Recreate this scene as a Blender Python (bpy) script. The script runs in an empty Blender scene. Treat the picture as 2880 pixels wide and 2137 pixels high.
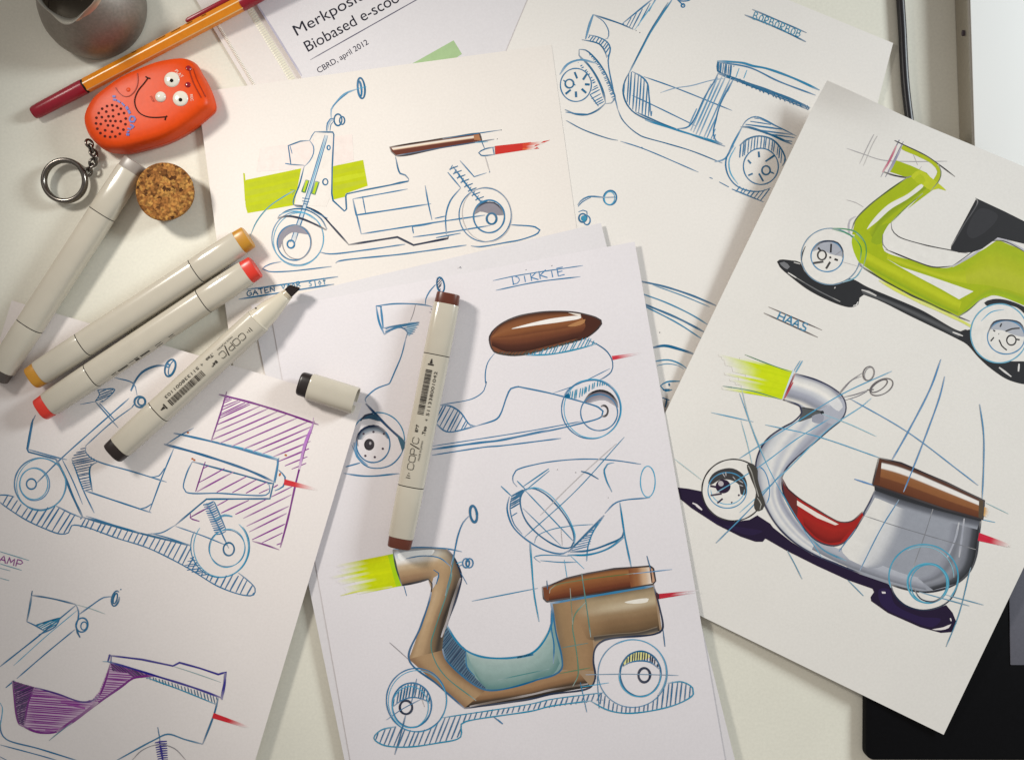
import bpy, bmesh, math, random
from mathutils import Vector, Matrix
from mathutils.geometry import tessellate_polygon
from mathutils.bvhtree import BVHTree

# ------------------------------------------------------------------ scene, camera, light
# 1 Blender unit = 10 cm.  The desk top is z = 0, seen from straight above.
random.seed(7)
S = bpy.context.scene
COL = S.collection
U = 0.0021            # units per pixel of the measured plan (0.21 mm)
CX, CY = 1440.0, 1068.5
HC = 5.4              # camera height
R = math.radians

cam = bpy.data.cameras.new("camera")
cam_o = bpy.data.objects.new("camera", cam)
COL.objects.link(cam_o)
cam_o.location = (0, 0, HC)
cam.sensor_fit = 'HORIZONTAL'
cam.angle = 2 * math.atan(2880 * U / 2 / HC)
cam.clip_start = 0.05
cam.clip_end = 200
S.camera = cam_o

w = bpy.data.worlds.new("World")
S.world = w
w.use_nodes = True
w.node_tree.nodes["Background"].inputs[0].default_value = (1.0, 0.95, 0.89, 1)
w.node_tree.nodes["Background"].inputs[1].default_value = 0.28

def lamp(name, kind, loc, target, power, color, **kw):
    l = bpy.data.lights.new(name, kind)
    l.energy = power
    l.color = color
    for k, v in kw.items():
        setattr(l, k, v)
    o = bpy.data.objects.new(name, l)
    COL.objects.link(o)
    o.location = loc
    o.rotation_euler = (Vector(target) - Vector(loc)).to_track_quat('-Z', 'Y').to_euler()
    return o

lamp("desk_lamp", 'SPOT', (-4.5, 3.2, 4.2), (0.08, -0.25, 0), 1230, (1.0, 0.955, 0.88),
     spot_size=R(56), spot_blend=1.0, shadow_soft_size=0.5)
lamp("window_light", 'AREA', (12.5, 5.0, 6.8), (0, 0, 0), 1480, (0.88, 0.965, 1.0),
     shape='RECTANGLE', size=3.4, size_y=3.4)

S.view_settings.view_transform = 'Standard'
S.view_settings.look = 'None'
S.view_settings.exposure = 0.15
S.view_settings.gamma = 1
S.cycles.use_denoising = True

# ------------------------------------------------------------------ helpers
def lin(h, f=1.0):
    def g(c):
        c /= 255.0
        return (c / 12.92 if c <= .04045 else ((c + .055) / 1.055) ** 2.4) * f
    return (g(int(h[0:2], 16)), g(int(h[2:4], 16)), g(int(h[4:6], 16)), 1.0)

def mixc(a, b, t):
    return tuple(a[i] + (b[i] - a[i]) * t for i in range(3)) + (1.0,)

def G(px, py, z=0.0):
    """the point at height z that stands over plan pixel (px, py)"""
    t = (HC - z) / HC
    return Vector(((px - CX) * U * t, (CY - py) * U * t, z))

KS = 800 / 2203.0
TILE = dict(A=(0, 0), B=(700, 0), C=(1400, 0), D=(2080, 0), E=(0, 500), F=(700, 500), G=(1400, 500), H=(2080, 500),
            I=(0, 1000), J=(700, 1000), K=(1400, 1000), L=(2080, 1000), M=(0, 1537), N=(700, 1537), O=(1400, 1537),
            Q=(2080, 1537))

def pp(s):
    """'B:100 200 300 400 C:5 6' -> list of plan pixels"""
    out = []
    ox = oy = 0
    k = 1.0
    buf = []
    for tok in s.replace(':', ': ').split():
        if tok.endswith(':'):
            if tok == 'S:':
                ox, oy, k = 0, 0, 1.0
            else:
                ox, oy = TILE[tok[0]]
                k = KS
        else:
            buf.append(float(tok))
            if len(buf) == 2:
                out.append((ox + buf[0] * k, oy + buf[1] * k))
                buf = []
    return out

def smooth(pts, closed=False, step=9.0):
    n = len(pts)
    if n < 3:
        (x0, y0), (x1, y1) = pts
        m = max(2, int(math.hypot(x1 - x0, y1 - y0) / 14) + 1)
        return [(x0 + (x1 - x0) * i / m, y0 + (y1 - y0) * i / m) for i in range(m + 1)]
    out = []
    rng = range(n) if closed else range(n - 1)
    for i in rng:
        p1, p2 = pts[i], pts[(i + 1) % n]
        p0 = pts[i - 1] if (closed or i > 0) else (2 * p1[0] - p2[0], 2 * p1[1] - p2[1])
        p3 = pts[(i + 2) % n] if (closed or i + 2 < n) else (2 * p2[0] - p1[0], 2 * p2[1] - p1[1])
        d01 = max(math.hypot(p1[0] - p0[0], p1[1] - p0[1]), 1e-3) ** .5
        d12 = max(math.hypot(p2[0] - p1[0], p2[1] - p1[1]), 1e-3) ** .5
        d23 = max(math.hypot(p3[0] - p2[0], p3[1] - p2[1]), 1e-3) ** .5
        m = max(1, int(d12 * d12 / step))
        res = []
        for a in (0, 1):
            b1 = (d01 * d01 * p2[a] - d12 * d12 * p0[a] + (2 * d01 * d01 + 3 * d01 * d12 + d12 * d12) * p1[a]) / (3 * d01 * (d01 + d12))
            b2 = (d23 * d23 * p1[a] - d12 * d12 * p3[a] + (2 * d23 * d23 + 3 * d23 * d12 + d12 * d12) * p2[a]) / (3 * d23 * (d23 + d12))
            res.append((b1, b2))
        for j in range(m):
            t = j / m
            q = []
            for a in (0, 1):
                b1, b2 = res[a]
                q.append((1 - t) ** 3 * p1[a] + 3 * (1 - t) ** 2 * t * b1 + 3 * (1 - t) * t * t * b2 + t ** 3 * p2[a])
            out.append(tuple(q))
    if not closed:
        out.append(pts[-1])
    return out

def resample(pts, n):
    L = [0.0]
    for a, b in zip(pts, pts[1:]):
        L.append(L[-1] + math.hypot(b[0] - a[0], b[1] - a[1]))
    out = []
    j = 0
    for i in range(n):
        d = L[-1] * i / (n - 1)
        while j < len(L) - 2 and L[j + 1] < d:
            j += 1
        t = (d - L[j]) / max(L[j + 1] - L[j], 1e-6)
        out.append((pts[j][0] + (pts[j + 1][0] - pts[j][0]) * t, pts[j][1] + (pts[j + 1][1] - pts[j][1]) * t))
    return out

def node_mat(name):
    m = bpy.data.materials.new(name)
    m.use_nodes = True
    nt = m.node_tree
    return m, nt, nt.nodes, nt.links, nt.nodes["Principled BSDF"]

def grain(nt, scale, lo, hi, detail=3):
    """a grey factor lo..hi from noise on world position"""
    g = nt.nodes.new('ShaderNodeNewGeometry')
    n = nt.nodes.new('ShaderNodeTexNoise')
    n.inputs['Scale'].default_value = scale
    n.inputs['Detail'].default_value = detail
    r = nt.nodes.new('ShaderNodeMapRange')
    r.inputs[1].default_value = .3
    r.inputs[2].default_value = .7
    r.inputs[3].default_value = lo
    r.inputs[4].default_value = hi
    nt.links.new(g.outputs['Position'], n.inputs['Vector'])
    nt.links.new(n.outputs['Fac'], r.inputs[0])
    return r.outputs[0], n

def vmul(nt, col, fac):
    v = nt.nodes.new('ShaderNodeVectorMath')
    v.operation = 'SCALE'
    nt.links.new(col, v.inputs[0])
    nt.links.new(fac, v.inputs['Scale'])
    return v.outputs[0]

def mul2(nt, a, b):
    m = nt.nodes.new('ShaderNodeMath')
    m.operation = 'MULTIPLY'
    nt.links.new(a, m.inputs[0])
    nt.links.new(b, m.inputs[1])
    return m.outputs[0]

def bump(nt, bsdf, height, strength, dist):
    b = nt.nodes.new('ShaderNodeBump')
    b.inputs['Strength'].default_value = strength
    b.inputs['Distance'].default_value = dist
    nt.links.new(height, b.inputs['Height'])
    nt.links.new(b.outputs[0], bsdf.inputs['Normal'])

def paper_noise(nt):
    a, n1 = grain(nt, 75.0, .975, 1.02, 4)
    b, n2 = grain(nt, 1.6, .98, 1.015, 2)
    return mul2(nt, a, b), n1

_pm = {}
def paper_mat(hexc):
    if hexc in _pm:
        return _pm[hexc]
    m, nt, N, Lk, b = node_mat("paper_" + hexc)
    rgb = N.new('ShaderNodeRGB')
    rgb.outputs[0].default_value = lin(hexc)
    f, n1 = paper_noise(nt)
    Lk.new(vmul(nt, rgb.outputs[0], f), b.inputs['Base Color'])
    b.inputs['Roughness'].default_value = .62
    b.inputs['Specular IOR Level'].default_value = .25
    bump(nt, b, n1.outputs['Fac'], .05, .003)
    _pm[hexc] = m
    return m

def make_ink():
    m, nt, N, Lk, b = node_mat("ink")
    a = N.new('ShaderNodeAttribute')
    a.attribute_name = "Col"
    f, n1 = paper_noise(nt)
    g, n2 = grain(nt, 26.0, .97, 1.03, 2)
    Lk.new(vmul(nt, a.outputs['Color'], mul2(nt, f, g)), b.inputs['Base Color'])
    b.inputs['Roughness'].default_value = .6
    b.inputs['Specular IOR Level'].default_value = .22
    return m
INK = make_ink()

def plain(name, hexc, rough=.4, spec=.5, metal=0.0, nscale=0, lo=.9, hi=1.1, bmp=0, clear=0):
    m, nt, N, Lk, b = node_mat(name)
    rgb = N.new('ShaderNodeRGB')
    rgb.outputs[0].default_value = lin(hexc)
    if nscale:
        f, n1 = grain(nt, nscale, lo, hi)
        Lk.new(vmul(nt, rgb.outputs[0], f), b.inputs['Base Color'])
        if bmp:
            bump(nt, b, n1.outputs['Fac'], bmp, .005)
    else:
        Lk.new(rgb.outputs[0], b.inputs['Base Color'])
    b.inputs['Roughness'].default_value = rough
    b.inputs['Specular IOR Level'].default_value = spec
    b.inputs['Metallic'].default_value = metal
    b.inputs['Coat Weight'].default_value = clear
    return m

def mesh_obj(name, verts, faces, mats, parent=None, mi=None, sm=False, cols=None):
    me = bpy.data.meshes.new(name)
    me.from_pydata([tuple(v) for v in verts], [], faces)
    for m in (mats if isinstance(mats, (list, tuple)) else [mats]):
        me.materials.append(m)
    if mi:
        me.polygons.foreach_set('material_index', mi)
    if sm:
        me.polygons.foreach_set('use_smooth', [True] * len(me.polygons))
    if cols:
        at = me.attributes.new("Col", 'FLOAT_COLOR', 'POINT')
        at.data.foreach_set('color', [c for v in cols for c in v])
    me.update()
    o = bpy.data.objects.new(name, me)
    COL.objects.link(o)
    if parent:
        o.parent = parent
    return o

def tag(o, label=None, cat=None, group=None, kind=None):
    if label: o['label'] = label
    if cat: o['category'] = cat
    if group: o['group'] = group
    if kind: o['kind'] = kind
    return o

def empty(name, label, cat, group=None):
    o = bpy.data.objects.new(name, None)
    o.empty_display_size = .1
    COL.objects.link(o)
    return tag(o, label, cat, group)

# ------------------------------------------------------------------ drawings on paper
LW = 1.42
class Sheet:
    def __init__(self, name, label, cat, corners, zs, colour, group=None, bumpf=None):
        """corners TL TR BR BL in plan pixels; zs = heights at BL, TL, BR (a tilted plane)"""
        tl, tr, br, bl = corners
        self.colhex = colour
        self.paper = lin(colour)
        self.k = 0
        self.parts = []
        # plane through BL, TL, BR
        P0, P1, P2 = G(*bl, zs[0]), G(*tl, zs[1]), G(*br, zs[2])
        n = (P1 - P0).cross(P2 - P0)
        self.b, self.c = -n.x / n.z, -n.y / n.z
        self.a = P0.z - self.b * P0.x - self.c * P0.y
        NX, NY = 30, 36
        vs, fs = [], []
        for lay in (0, 1):
            for j in range(NY + 1):
                for i in range(NX + 1):
                    u, v = i / NX, j / NY
                    x = (1 - v) * ((1 - u) * tl[0] + u * tr[0]) + v * ((1 - u) * bl[0] + u * br[0])
                    y = (1 - v) * ((1 - u) * tl[1] + u * tr[1]) + v * ((1 - u) * bl[1] + u * br[1])
                    p = self.at(x, y, 0)
                    if bumpf:
                        p.z += bumpf(u, v)
                    p.z -= lay * .0009
                    vs.append(p)
        M = (NX + 1) * (NY + 1)
        def q(l, i, j): return l * M + j * (NX + 1) + i
        for j in range(NY):
            for i in range(NX):
                fs.append((q(0, i, j), q(0, i, j + 1), q(0, i + 1, j + 1), q(0, i + 1, j)))
                fs.append((q(1, i, j), q(1, i + 1, j), q(1, i + 1, j + 1), q(1, i, j + 1)))
        for i in range(NX):
            fs.append((q(0, i, 0), q(0, i + 1, 0), q(1, i + 1, 0), q(1, i, 0)))
            fs.append((q(0, i, NY), q(1, i, NY), q(1, i + 1, NY), q(0, i + 1, NY)))
        for j in range(NY):
            fs.append((q(0, 0, j), q(1, 0, j), q(1, 0, j + 1), q(0, 0, j + 1)))
            fs.append((q(0, NX, j), q(0, NX, j + 1), q(1, NX, j + 1), q(1, NX, j)))
        self.o = mesh_obj(name, vs, fs, paper_mat(colour), sm=True)
        self.o.data.set_sharp_from_angle(angle=R(40))
        tag(self.o, label, cat, group)

    def at(self, px, py, off):
        gx, gy = (px - CX) * U, (CY - py) * U
        a = self.a + off
        t = (HC - a) / (HC + self.b * gx + self.c * gy)
        return Vector((t * gx, t * gy, HC * (1 - t)))

    def part(self, name, parent=None, label=None):
        m = Ink(self, name, parent, label)
        self.parts.append(m)
        return m

    def finish(self):
        for m in self.parts:
            m.build()

class Ink:
    def __init__(self, sh, name, parent, label):
        self.sh, self.name, self.parent, self.label = sh, name, parent, label
        self.v, self.f, self.c = [], [], []
        self.o = None
        self.sat = .84 if name == 'seat' else 1.0

    def lin(self, c):
        k = lin(c)
        g = .3 * k[0] + .6 * k[1] + .1 * k[2]
        return mixc((g, g, g, 1), k, self.sat)

    def sub(self, name, label=None):
        return self.sh.part(name, self, label)

    def build(self):
        if self.o:
            return self.o
        par = self.parent.build() if self.parent else self.sh.o
        self.o = mesh_obj(self.name, self.v, self.f, INK, par, cols=self.c)
        if self.label:
            self.o['label'] = self.label
        return self.o

    def nz(self):
        self.sh.k += 1
        return .0005 + self.sh.k * 6e-6

    def add(self, px, col, off):
        self.v.append(self.sh.at(px[0], px[1], off))
        self.c.append(col)
        return len(self.v) - 1

    # --- a pen line
    def ribbon(self, pts, wpx, col, off, closed=False, press=.08, taper=True):
        n = len(pts)
        if n < 2:
            return
        ph = random.random() * 100
        idx = []
        for i in range(n):
            a = pts[(i - 1) % n] if (closed or i > 0) else pts[0]
            b = pts[(i + 1) % n] if (closed or i < n - 1) else pts[-1]
            dx, dy = b[0] - a[0], b[1] - a[1]
            d = math.hypot(dx, dy) or 1e-6
            nx, ny = -dy / d, dx / d
            e = min(i, n - 1 - i)
            ww = wpx * (.9 + .1 * math.sin(ph + i * .7))
            if taper and not closed:
                ww *= min(1.0, .55 + .25 * e)
            f = press * (.5 + .5 * math.sin(ph + i * .23) * math.sin(ph * 2 + i * .071))
            if taper and not closed and e < 3 and n > 8:
                f = min(1, f + .12 * (3 - e))
            cc = mixc(col, self.sh.paper, f)
            h = ww / 2
            idx.append((self.add((pts[i][0] + nx * h, pts[i][1] + ny * h), cc, off),
                        self.add((pts[i][0] - nx * h, pts[i][1] - ny * h), cc, off)))
        for i in range(n if closed else n - 1):
            a, b = idx[i], idx[(i + 1) % n]
            self.f.append((a[0], b[0], b[1], a[1]))

    def L(self, s, w=7, c='1f6f9c', closed=False, sharp=False, press=.08, taper=True):
        pts = pp(s) if isinstance(s, str) else s
        if sharp:
            q = []
            for a, b in zip(pts, pts[1:]):
                q += smooth([a, b])[:-1]
            pts = q + [pts[-1]]
        else:
            pts = smooth(pts, closed)
        self.ribbon(pts, w * KS * (LW if w < 15 else 1.05), lin(c), self.nz(), closed, press, taper)
        return self

    def E(self, t, cx, cy, rx, ry, rot=0, w=7, c='1f6f9c', a0=0, a1=360, press=.08):
        ox, oy = TILE[t]
        pts = []
        n = max(10, int((rx + ry) * (a1 - a0) / 360 / 4))
        cr, sr = math.cos(R(rot)), math.sin(R(rot))
        full = abs(a1 - a0) >= 360
        for i in range(n if full else n + 1):
            a = R(a0 + (a1 - a0) * i / n)
            x, y = rx * math.cos(a), -ry * math.sin(a)
            pts.append((ox + (cx + x * cr - y * sr) * KS, oy + (cy + x * sr + y * cr) * KS))
        self.ribbon(pts, w * KS * LW, lin(c), self.nz(), full, press)
        return self

    def disc(self, t, cx, cy, rx, ry, rot=0, c=None):
        ox, oy = TILE[t]
        cr, sr = math.cos(R(rot)), math.sin(R(rot))
        pts = []
        for i in range(40):
            a = 2 * math.pi * i / 40
            x, y = rx * math.cos(a), -ry * math.sin(a)
            pts.append((ox + (cx + x * cr - y * sr) * KS, oy + (cy + x * sr + y * cr) * KS))
        return self.poly(pts, lin(c) if c else self.sh.paper)

    def poly(self, pts, col):
        off = self.nz()
        base = len(self.v)
        for p in pts:
            self.add(p, col, off)
        for t in tessellate_polygon([[Vector((p[0], p[1], 0)) for p in pts]]):
            a, b, c = t
            pa, pb, pc = pts[a], pts[b], pts[c]
            ar = (pb[0] - pa[0]) * (pc[1] - pa[1]) - (pb[1] - pa[1]) * (pc[0] - pa[0])
            self.f.append((base + a, base + c, base + b) if ar > 0 else (base + a, base + b, base + c))
        return self

    def F(self, s, c, sharp=False):
        pts = pp(s)
        if not sharp:
            pts = smooth(pts, True)
        return self.poly(pts, self.lin(c))

    # --- hatching inside a polygon
    def H(self, s, ang, sp, w=7, c='1f6f9c', jit=.25, sharp=False, press=.08):
        pts = pp(s)
        if not sharp:
            pts = smooth(pts, True)
        a = R(ang)
        d = (math.cos(a), -math.sin(a))
        nrm = (-d[1], d[0])
        vs = [p[0] * nrm[0] + p[1] * nrm[1] for p in pts]
        sp *= KS
        off = self.nz()
        v = min(vs) + sp * .5
        while v < max(vs):
            vv = v + random.uniform(-jit, jit) * sp
            xs = []
            n = len(pts)
            for i in range(n):
                v0, v1 = vs[i] - vv, vs[(i + 1) % n] - vv
                if v0 * v1 < 0:
                    t = v0 / (v0 - v1)
                    p, q = pts[i], pts[(i + 1) % n]
                    xs.append(((p[0] + (q[0] - p[0]) * t) * d[0] + (p[1] + (q[1] - p[1]) * t) * d[1]))
            xs.sort()
            for x0, x1 in zip(xs[::2], xs[1::2]):
                if x1 - x0 < 1.5:
                    continue
                x0 += random.uniform(-1, 1)
                x1 += random.uniform(-1.5, 1.0)
                dv = random.uniform(-.08, .08) * sp
                m = max(2, int((x1 - x0) / 14))
                bow = random.uniform(-.006, .006) * (x1 - x0)
                line = []
                for j in range(m + 1):
                    t = j / m
                    x = x0 + (x1 - x0) * t
                    y = vv + dv * t + bow * math.sin(math.pi * t)
                    line.append((d[0] * x + nrm[0] * y, d[1] * x + nrm[1] * y))
                self.ribbon(line, w * KS * LW * random.uniform(.85, 1.12), lin(c), off, press=press)
            v += sp
        return self

    # --- a marker gradient lofted between two lines
    def B2(self, s0, s1, sets, n=60, m=4):
        """like B, with the stops changing along the band"""
        a, b = pp(s0), pp(s1)
        k = len(a)
        A_, B_, T_ = [], [], []
        per = max(2, n // (k - 1))
        sa, sb = [], []
        for i in range(k - 1):
            for j in range(per):
                T_.append((i + j / per) / (k - 1))
        T_.append(1.0)
        def cr(P, u):
            u *= k - 1
            i = min(int(u), k - 2)
            t = u - i
            p0, p1, p2, p3 = P[max(i - 1, 0)], P[i], P[i + 1], P[min(i + 2, k - 1)]
            return tuple(.5 * (2 * p1[q] + (p2[q] - p0[q]) * t + (2 * p0[q] - 5 * p1[q] + 4 * p2[q] - p3[q]) * t * t + (3 * p1[q] - p0[q] - 3 * p2[q] + p3[q]) * t ** 3) for q in (0, 1))
        off = self.nz()
        st = [[self.lin(x) for x in s_] for s_ in sets]
        ns = len(st[0]) - 1
        rows = []
        for j in range(ns * m + 1):
            v = j / (ns * m)
            row = []
            for u in T_:
                p, q = cr(a, u), cr(b, u)
                f = u * (len(st) - 1)
                i0 = min(int(f), len(st) - 2)
                f -= i0
                g = v * ns
                j0 = min(int(g), ns - 1)
                g -= j0
                g = g * g * (3 - 2 * g)
                c0 = mixc(st[i0][j0], st[i0][j0 + 1], g)
                c1 = mixc(st[i0 + 1][j0], st[i0 + 1][j0 + 1], g)
                row.append(self.add((p[0] + (q[0] - p[0]) * v, p[1] + (q[1] - p[1]) * v), mixc(c0, c1, f), off))
            rows.append(row)
        for j in range(ns * m):
            for i in range(len(T_) - 1):
                f = (rows[j][i], rows[j][i + 1], rows[j + 1][i + 1], rows[j + 1][i])
                p = [self.v[x] for x in f]
                self.f.append(f if (p[1] - p[0]).cross(p[3] - p[0]).z > 0 else f[::-1])
        return self

    def B(self, s0, s1, stops, n=26, m=4, hd=1.0):
        a = resample(smooth(pp(s0)), n)
        b = resample(smooth(pp(s1)), n)
        off = self.nz()
        st = [self.lin(x) if isinstance(x, str) else x for x in stops]
        K = (len(st) - 1) * m
        rows = []
        for j in range(K + 1):
            t = j / K
            u = t * (len(st) - 1)
            i0 = min(int(u), len(st) - 2)
            f = u - i0
            f = min(1, max(0, (f - .5) * hd + .5))
            f = f * f * (3 - 2 * f)
            cc = mixc(st[i0], st[i0 + 1], f)
            rows.append([self.add((p[0] + (q[0] - p[0]) * t, p[1] + (q[1] - p[1]) * t), cc, off) for p, q in zip(a, b)])
        up = None
        for j in range(K):
            for i in range(n - 1):
                f = (rows[j][i], rows[j][i + 1], rows[j + 1][i + 1], rows[j + 1][i])
                if up is None:
                    p = [self.v[x] for x in f]
                    up = (p[1] - p[0]).cross(p[3] - p[0]).z > 0
                self.f.append(f if up else f[::-1])
        return self

    # --- a marker streak that runs dry: solid edge p0-p1, fading end q0-q1
    def beam(self, s, n, c1, c2, fade=.45, rag=.35):
        p0, p1, q0, q1 = pp(s)
        off = self.nz()
        a, b, P = lin(c1), lin(c2), self.sh.paper
        for i in range(n):
            u0, u1 = i / n, (i + 1) / n
            e = 1 - rag * random.random() * (1 if 0 < i < n - 1 else 1.2)
            f0 = (1 - fade) * (1 - .5 * rag * random.random())
            hue = mixc(a, b, random.random())
            rows = []
            for j in range(15):
                t = e * j / 14
                al = 1 if t < f0 * e else max(0, 1 - (t - f0 * e) / (e - f0 * e + 1e-5)) ** 1.1
                cc = mixc(P, hue, al)
                r = []
                for u in (u0, u1):
                    x0, y0 = p0[0] + (p1[0] - p0[0]) * u, p0[1] + (p1[1] - p0[1]) * u
                    x1, y1 = q0[0] + (q1[0] - q0[0]) * u, q0[1] + (q1[1] - q0[1]) * u
                    r.append(self.add((x0 + (x1 - x0) * t, y0 + (y1 - y0) * t), cc, off))
                rows.append(r)
            for j in range(14):
                if min(self.c[rows[j][0]][0], 1) > 0 and all(abs(self.c[rows[j][0]][q] - P[q]) < .03 for q in (0, 1, 2)):
                    continue
                self.f.append((rows[j][0], rows[j][1], rows[j + 1][1], rows[j + 1][0]))
        return self

    # --- hand lettering
    def T(self, t, txt, x0, y0, x1, y1, h, w=8, c='1f6f9c', fill=.72):
        ox, oy = TILE[t]
        n = len(txt)
        dx, dy = (x1 - x0) / n, (y1 - y0) / n
        d = math.hypot(dx, dy)
        ux, uy = dx / d, dy / d
        vx, vy = uy, -ux
        off = self.nz()
        for i, ch in enumerate(txt):
            for st in GLYPH.get(ch, []):
                pts = []
                jx, jy = random.uniform(-.05, .05), random.uniform(-.05, .05)
                for k in range(0, len(st), 2):
                    gx = (st[k] + jx) * d * fill
                    gy = (st[k + 1] + jy) * h
                    pts.append((ox + (x0 + dx * i + ux * gx + vx * gy) * KS, oy + (y0 + dy * i + uy * gx + vy * gy) * KS))
                q = []
                for a, b in zip(pts, pts[1:]):
                    m = max(1, int(math.hypot(a[0] - b[0], a[1] - b[1]) / 5))
                    q += [(a[0] + (b[0] - a[0]) * k / m, a[1] + (b[1] - a[1]) * k / m) for k in range(m)]
                self.ribbon(q + [pts[-1]], w * KS, lin(c), off, press=.15, taper=False)
        return self

GLYPH = {
    'A': [(0, 0, .5, 1, 1, 0), (.2, .38, .85, .38)],
    'B': [(.05, 0, .05, 1, .55, 1, .8, .8, .6, .55, .05, .5), (.6, .55, .95, .3, .7, .02, .05, 0)],
    'D': [(.1, 0, .1, 1), (-.1, 1, .4, 1, .9, .7, .95, .35, .6, .05, -.05, 0)],
    'E': [(.9, 1, .1, 1, .1, 0, .95, .05), (.1, .52, .75, .55)],
    'F': [(.9, 1, .1, 1, .1, 0), (.1, .55, .75, .55)],
    'G': [(.95, .9, .4, 1, .05, .6, .1, .15, .5, 0, .95, .2, .95, .5, .55, .5)],
    'H': [(.05, 0, .05, 1), (.95, 0, .95, 1), (.05, .5, .95, .5)],
    'i': [(.5, 0, .5, .8)],
    'K': [(.1, 0, .1, 1), (.95, 1, .1, .45, 1, 0)],
    'M': [(0, 0, .1, 1, .5, .3, .9, 1, 1, 0)],
    'N': [(.05, 0, .1, 1, .85, 0, .9, 1)],
    'O': [(.5, 1, .1, .7, .1, .25, .5, 0, .9, .25, .9, .7, .5, 1)],
    'P': [(.1, 0, .1, 1, .7, 1, .95, .75, .7, .48, .1, .45)],
    'R': [(.1, 0, .1, 1, .7, 1, .9, .75, .6, .5, .1, .5, .95, 0)],
    'S': [(.9, .9, .5, 1, .15, .8, .3, .55, .8, .42, .85, .12, .45, 0, .05, .12)],
    'T': [(.5, 0, .5, 1), (0, 1, 1, 1)],
    'V': [(0, 1, .45, 0, 1, 1)],
    's': [(.85, .75, .4, .85, .15, .65, .75, .35, .6, .05, .05, .1)],
    'l': [(.45, 0, .45, 1.05)],
    'o': [(.5, .7, .12, .4, .45, 0, .85, .35, .5, .7)],
    't': [(.5, 0, .45, 1.1), (.1, .6, 1, .65)],
    'r': [(.2, 0, .2, .7), (.2, .5, .5, .72, .8, .68)],
}

# text from the built-in font, as flat triangles: (verts2d, faces), baseline at 0, width scaled to `width`
def text2d(txt, width=None, size=1.0, offset=0.0, xs=1.0):
    cu = bpy.data.curves.new("tmp", 'FONT')
    cu.body = txt
    cu.size = size
    cu.offset = offset
    o = bpy.data.objects.new("tmp", cu)
    COL.objects.link(o)
    dg = bpy.context.evaluated_depsgraph_get()
    dg.update()
    me = bpy.data.meshes.new_from_object(o.evaluated_get(dg))
    vs = [(v.co.x, v.co.y) for v in me.vertices]
    fs = [tuple(p.vertices) for p in me.polygons]
    bpy.data.objects.remove(o)
    bpy.data.curves.remove(cu)
    bpy.data.meshes.remove(me)
    x0 = min(v[0] for v in vs)
    x1 = max(v[0] for v in vs)
    k = (width / (x1 - x0)) if width else xs
    return [((v[0] - x0) * k, v[1]) for v in vs], fs
# ------------------------------------------------------------------ the desk
BL, DB, NV, LB, TE = '007ca6', '00608a', '0a2240', '3aa2c8', '0088ac'
PU, IN, BK, GR, LG = '74107f', '241c86', '1e1c20', '8d8a90', 'b7b2b2'
LIME, RED = 'b8c200', 'd23a2c'

dm, nt, N, Lk, b = node_mat("desk_laminate")
rgb = N.new('ShaderNodeRGB')
rgb.outputs[0].default_value = lin('e4e0d2')
f1, n1 = grain(nt, 60, .96, 1.03, 4)
f2, n2 = grain(nt, 1.1, .96, 1.03, 3)
Lk.new(vmul(nt, rgb.outputs[0], mul2(nt, f1, f2)), b.inputs['Base Color'])
b.inputs['Roughness'].default_value = .48
b.inputs['Specular IOR Level'].default_value = .3
desk = mesh_obj("desk", [(-9, -7, 0), (9, -7, 0), (9, 7, 0), (-9, 7, 0), (-9, -7, -.25), (9, -7, -.25), (9, 7, -.25), (-9, 7, -.25)],
                [(0, 1, 2, 3), (4, 7, 6, 5), (0, 4, 5, 1), (1, 5, 6, 2), (2, 6, 7, 3), (3, 7, 4, 0)], dm)
tag(desk, kind='structure')

GS = 'loose sheets of scooter sketches'

# ------------------------------------------------------------------ clear sleeve and printed document
uu, vv = (.857, -.515), (.515, .857)
def rect(c, a, b2):
    return [c, (c[0] + uu[0] * a, c[1] + uu[1] * a), (c[0] + uu[0] * a + vv[0] * b2, c[1] + uu[1] * a + vv[1] * b2),
            (c[0] + vv[0] * b2, c[1] + vv[1] * b2)]
slv = Sheet("plastic_sleeve", "clear plastic sleeve with ribbed welded edge strips under the printed document", "sleeve",
            rect((512, -66), 1120, 640), (.009, .009, .009), 'e6ddd8')
doc = Sheet("printed_document", "printed page titled Merkpositi and Biobased e-scoo with a pale green bar", "document",
            rect((645, -118), 1000, 700), (.022, .022, .022), 'dfdadc')
ridge = plain("sleeve_ridge", 'ece4d8', .3, .5)
vs, fs = [], []
def rib(x0, y0, x1, y1, wd, n, z, h):
    for i in range(n):
        t = (i + .5) / n
        cx, cy = x0 + (x1 - x0) * t, y0 + (y1 - y0) * t
        L = math.hypot(x1 - x0, y1 - y0) / n * .42
        b0 = len(vs)
        for zz, k in ((z, 1.0), (z + h, .5)):
            for sx, sy in ((-1, -1), (1, -1), (1, 1), (-1, 1)):
                vs.append(G(cx + uu[0] * sx * wd / 2 * k + vv[0] * sy * L * k, cy + uu[1] * sx * wd / 2 * k + vv[1] * sy * L * k, zz))
        fs.extend([tuple(b0 + q for q in f) for f in ((4, 7, 6, 5), (0, 4, 5, 1), (1, 5, 6, 2), (2, 6, 7, 3), (3, 7, 4, 0))])
rib(592, 36, 722, 252, 9, 52, .0095, .0035)
mesh_obj("welded_edge", vs, fs, ridge, slv.o)
vs, fs = [], []
rib(700, 22, 830, 238, 20, 34, .0095, .0014)
mesh_obj("ribbed_strip", vs, fs, plain("sleeve_strip", 'e2dcc8', .35, .5), slv.o)

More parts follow.
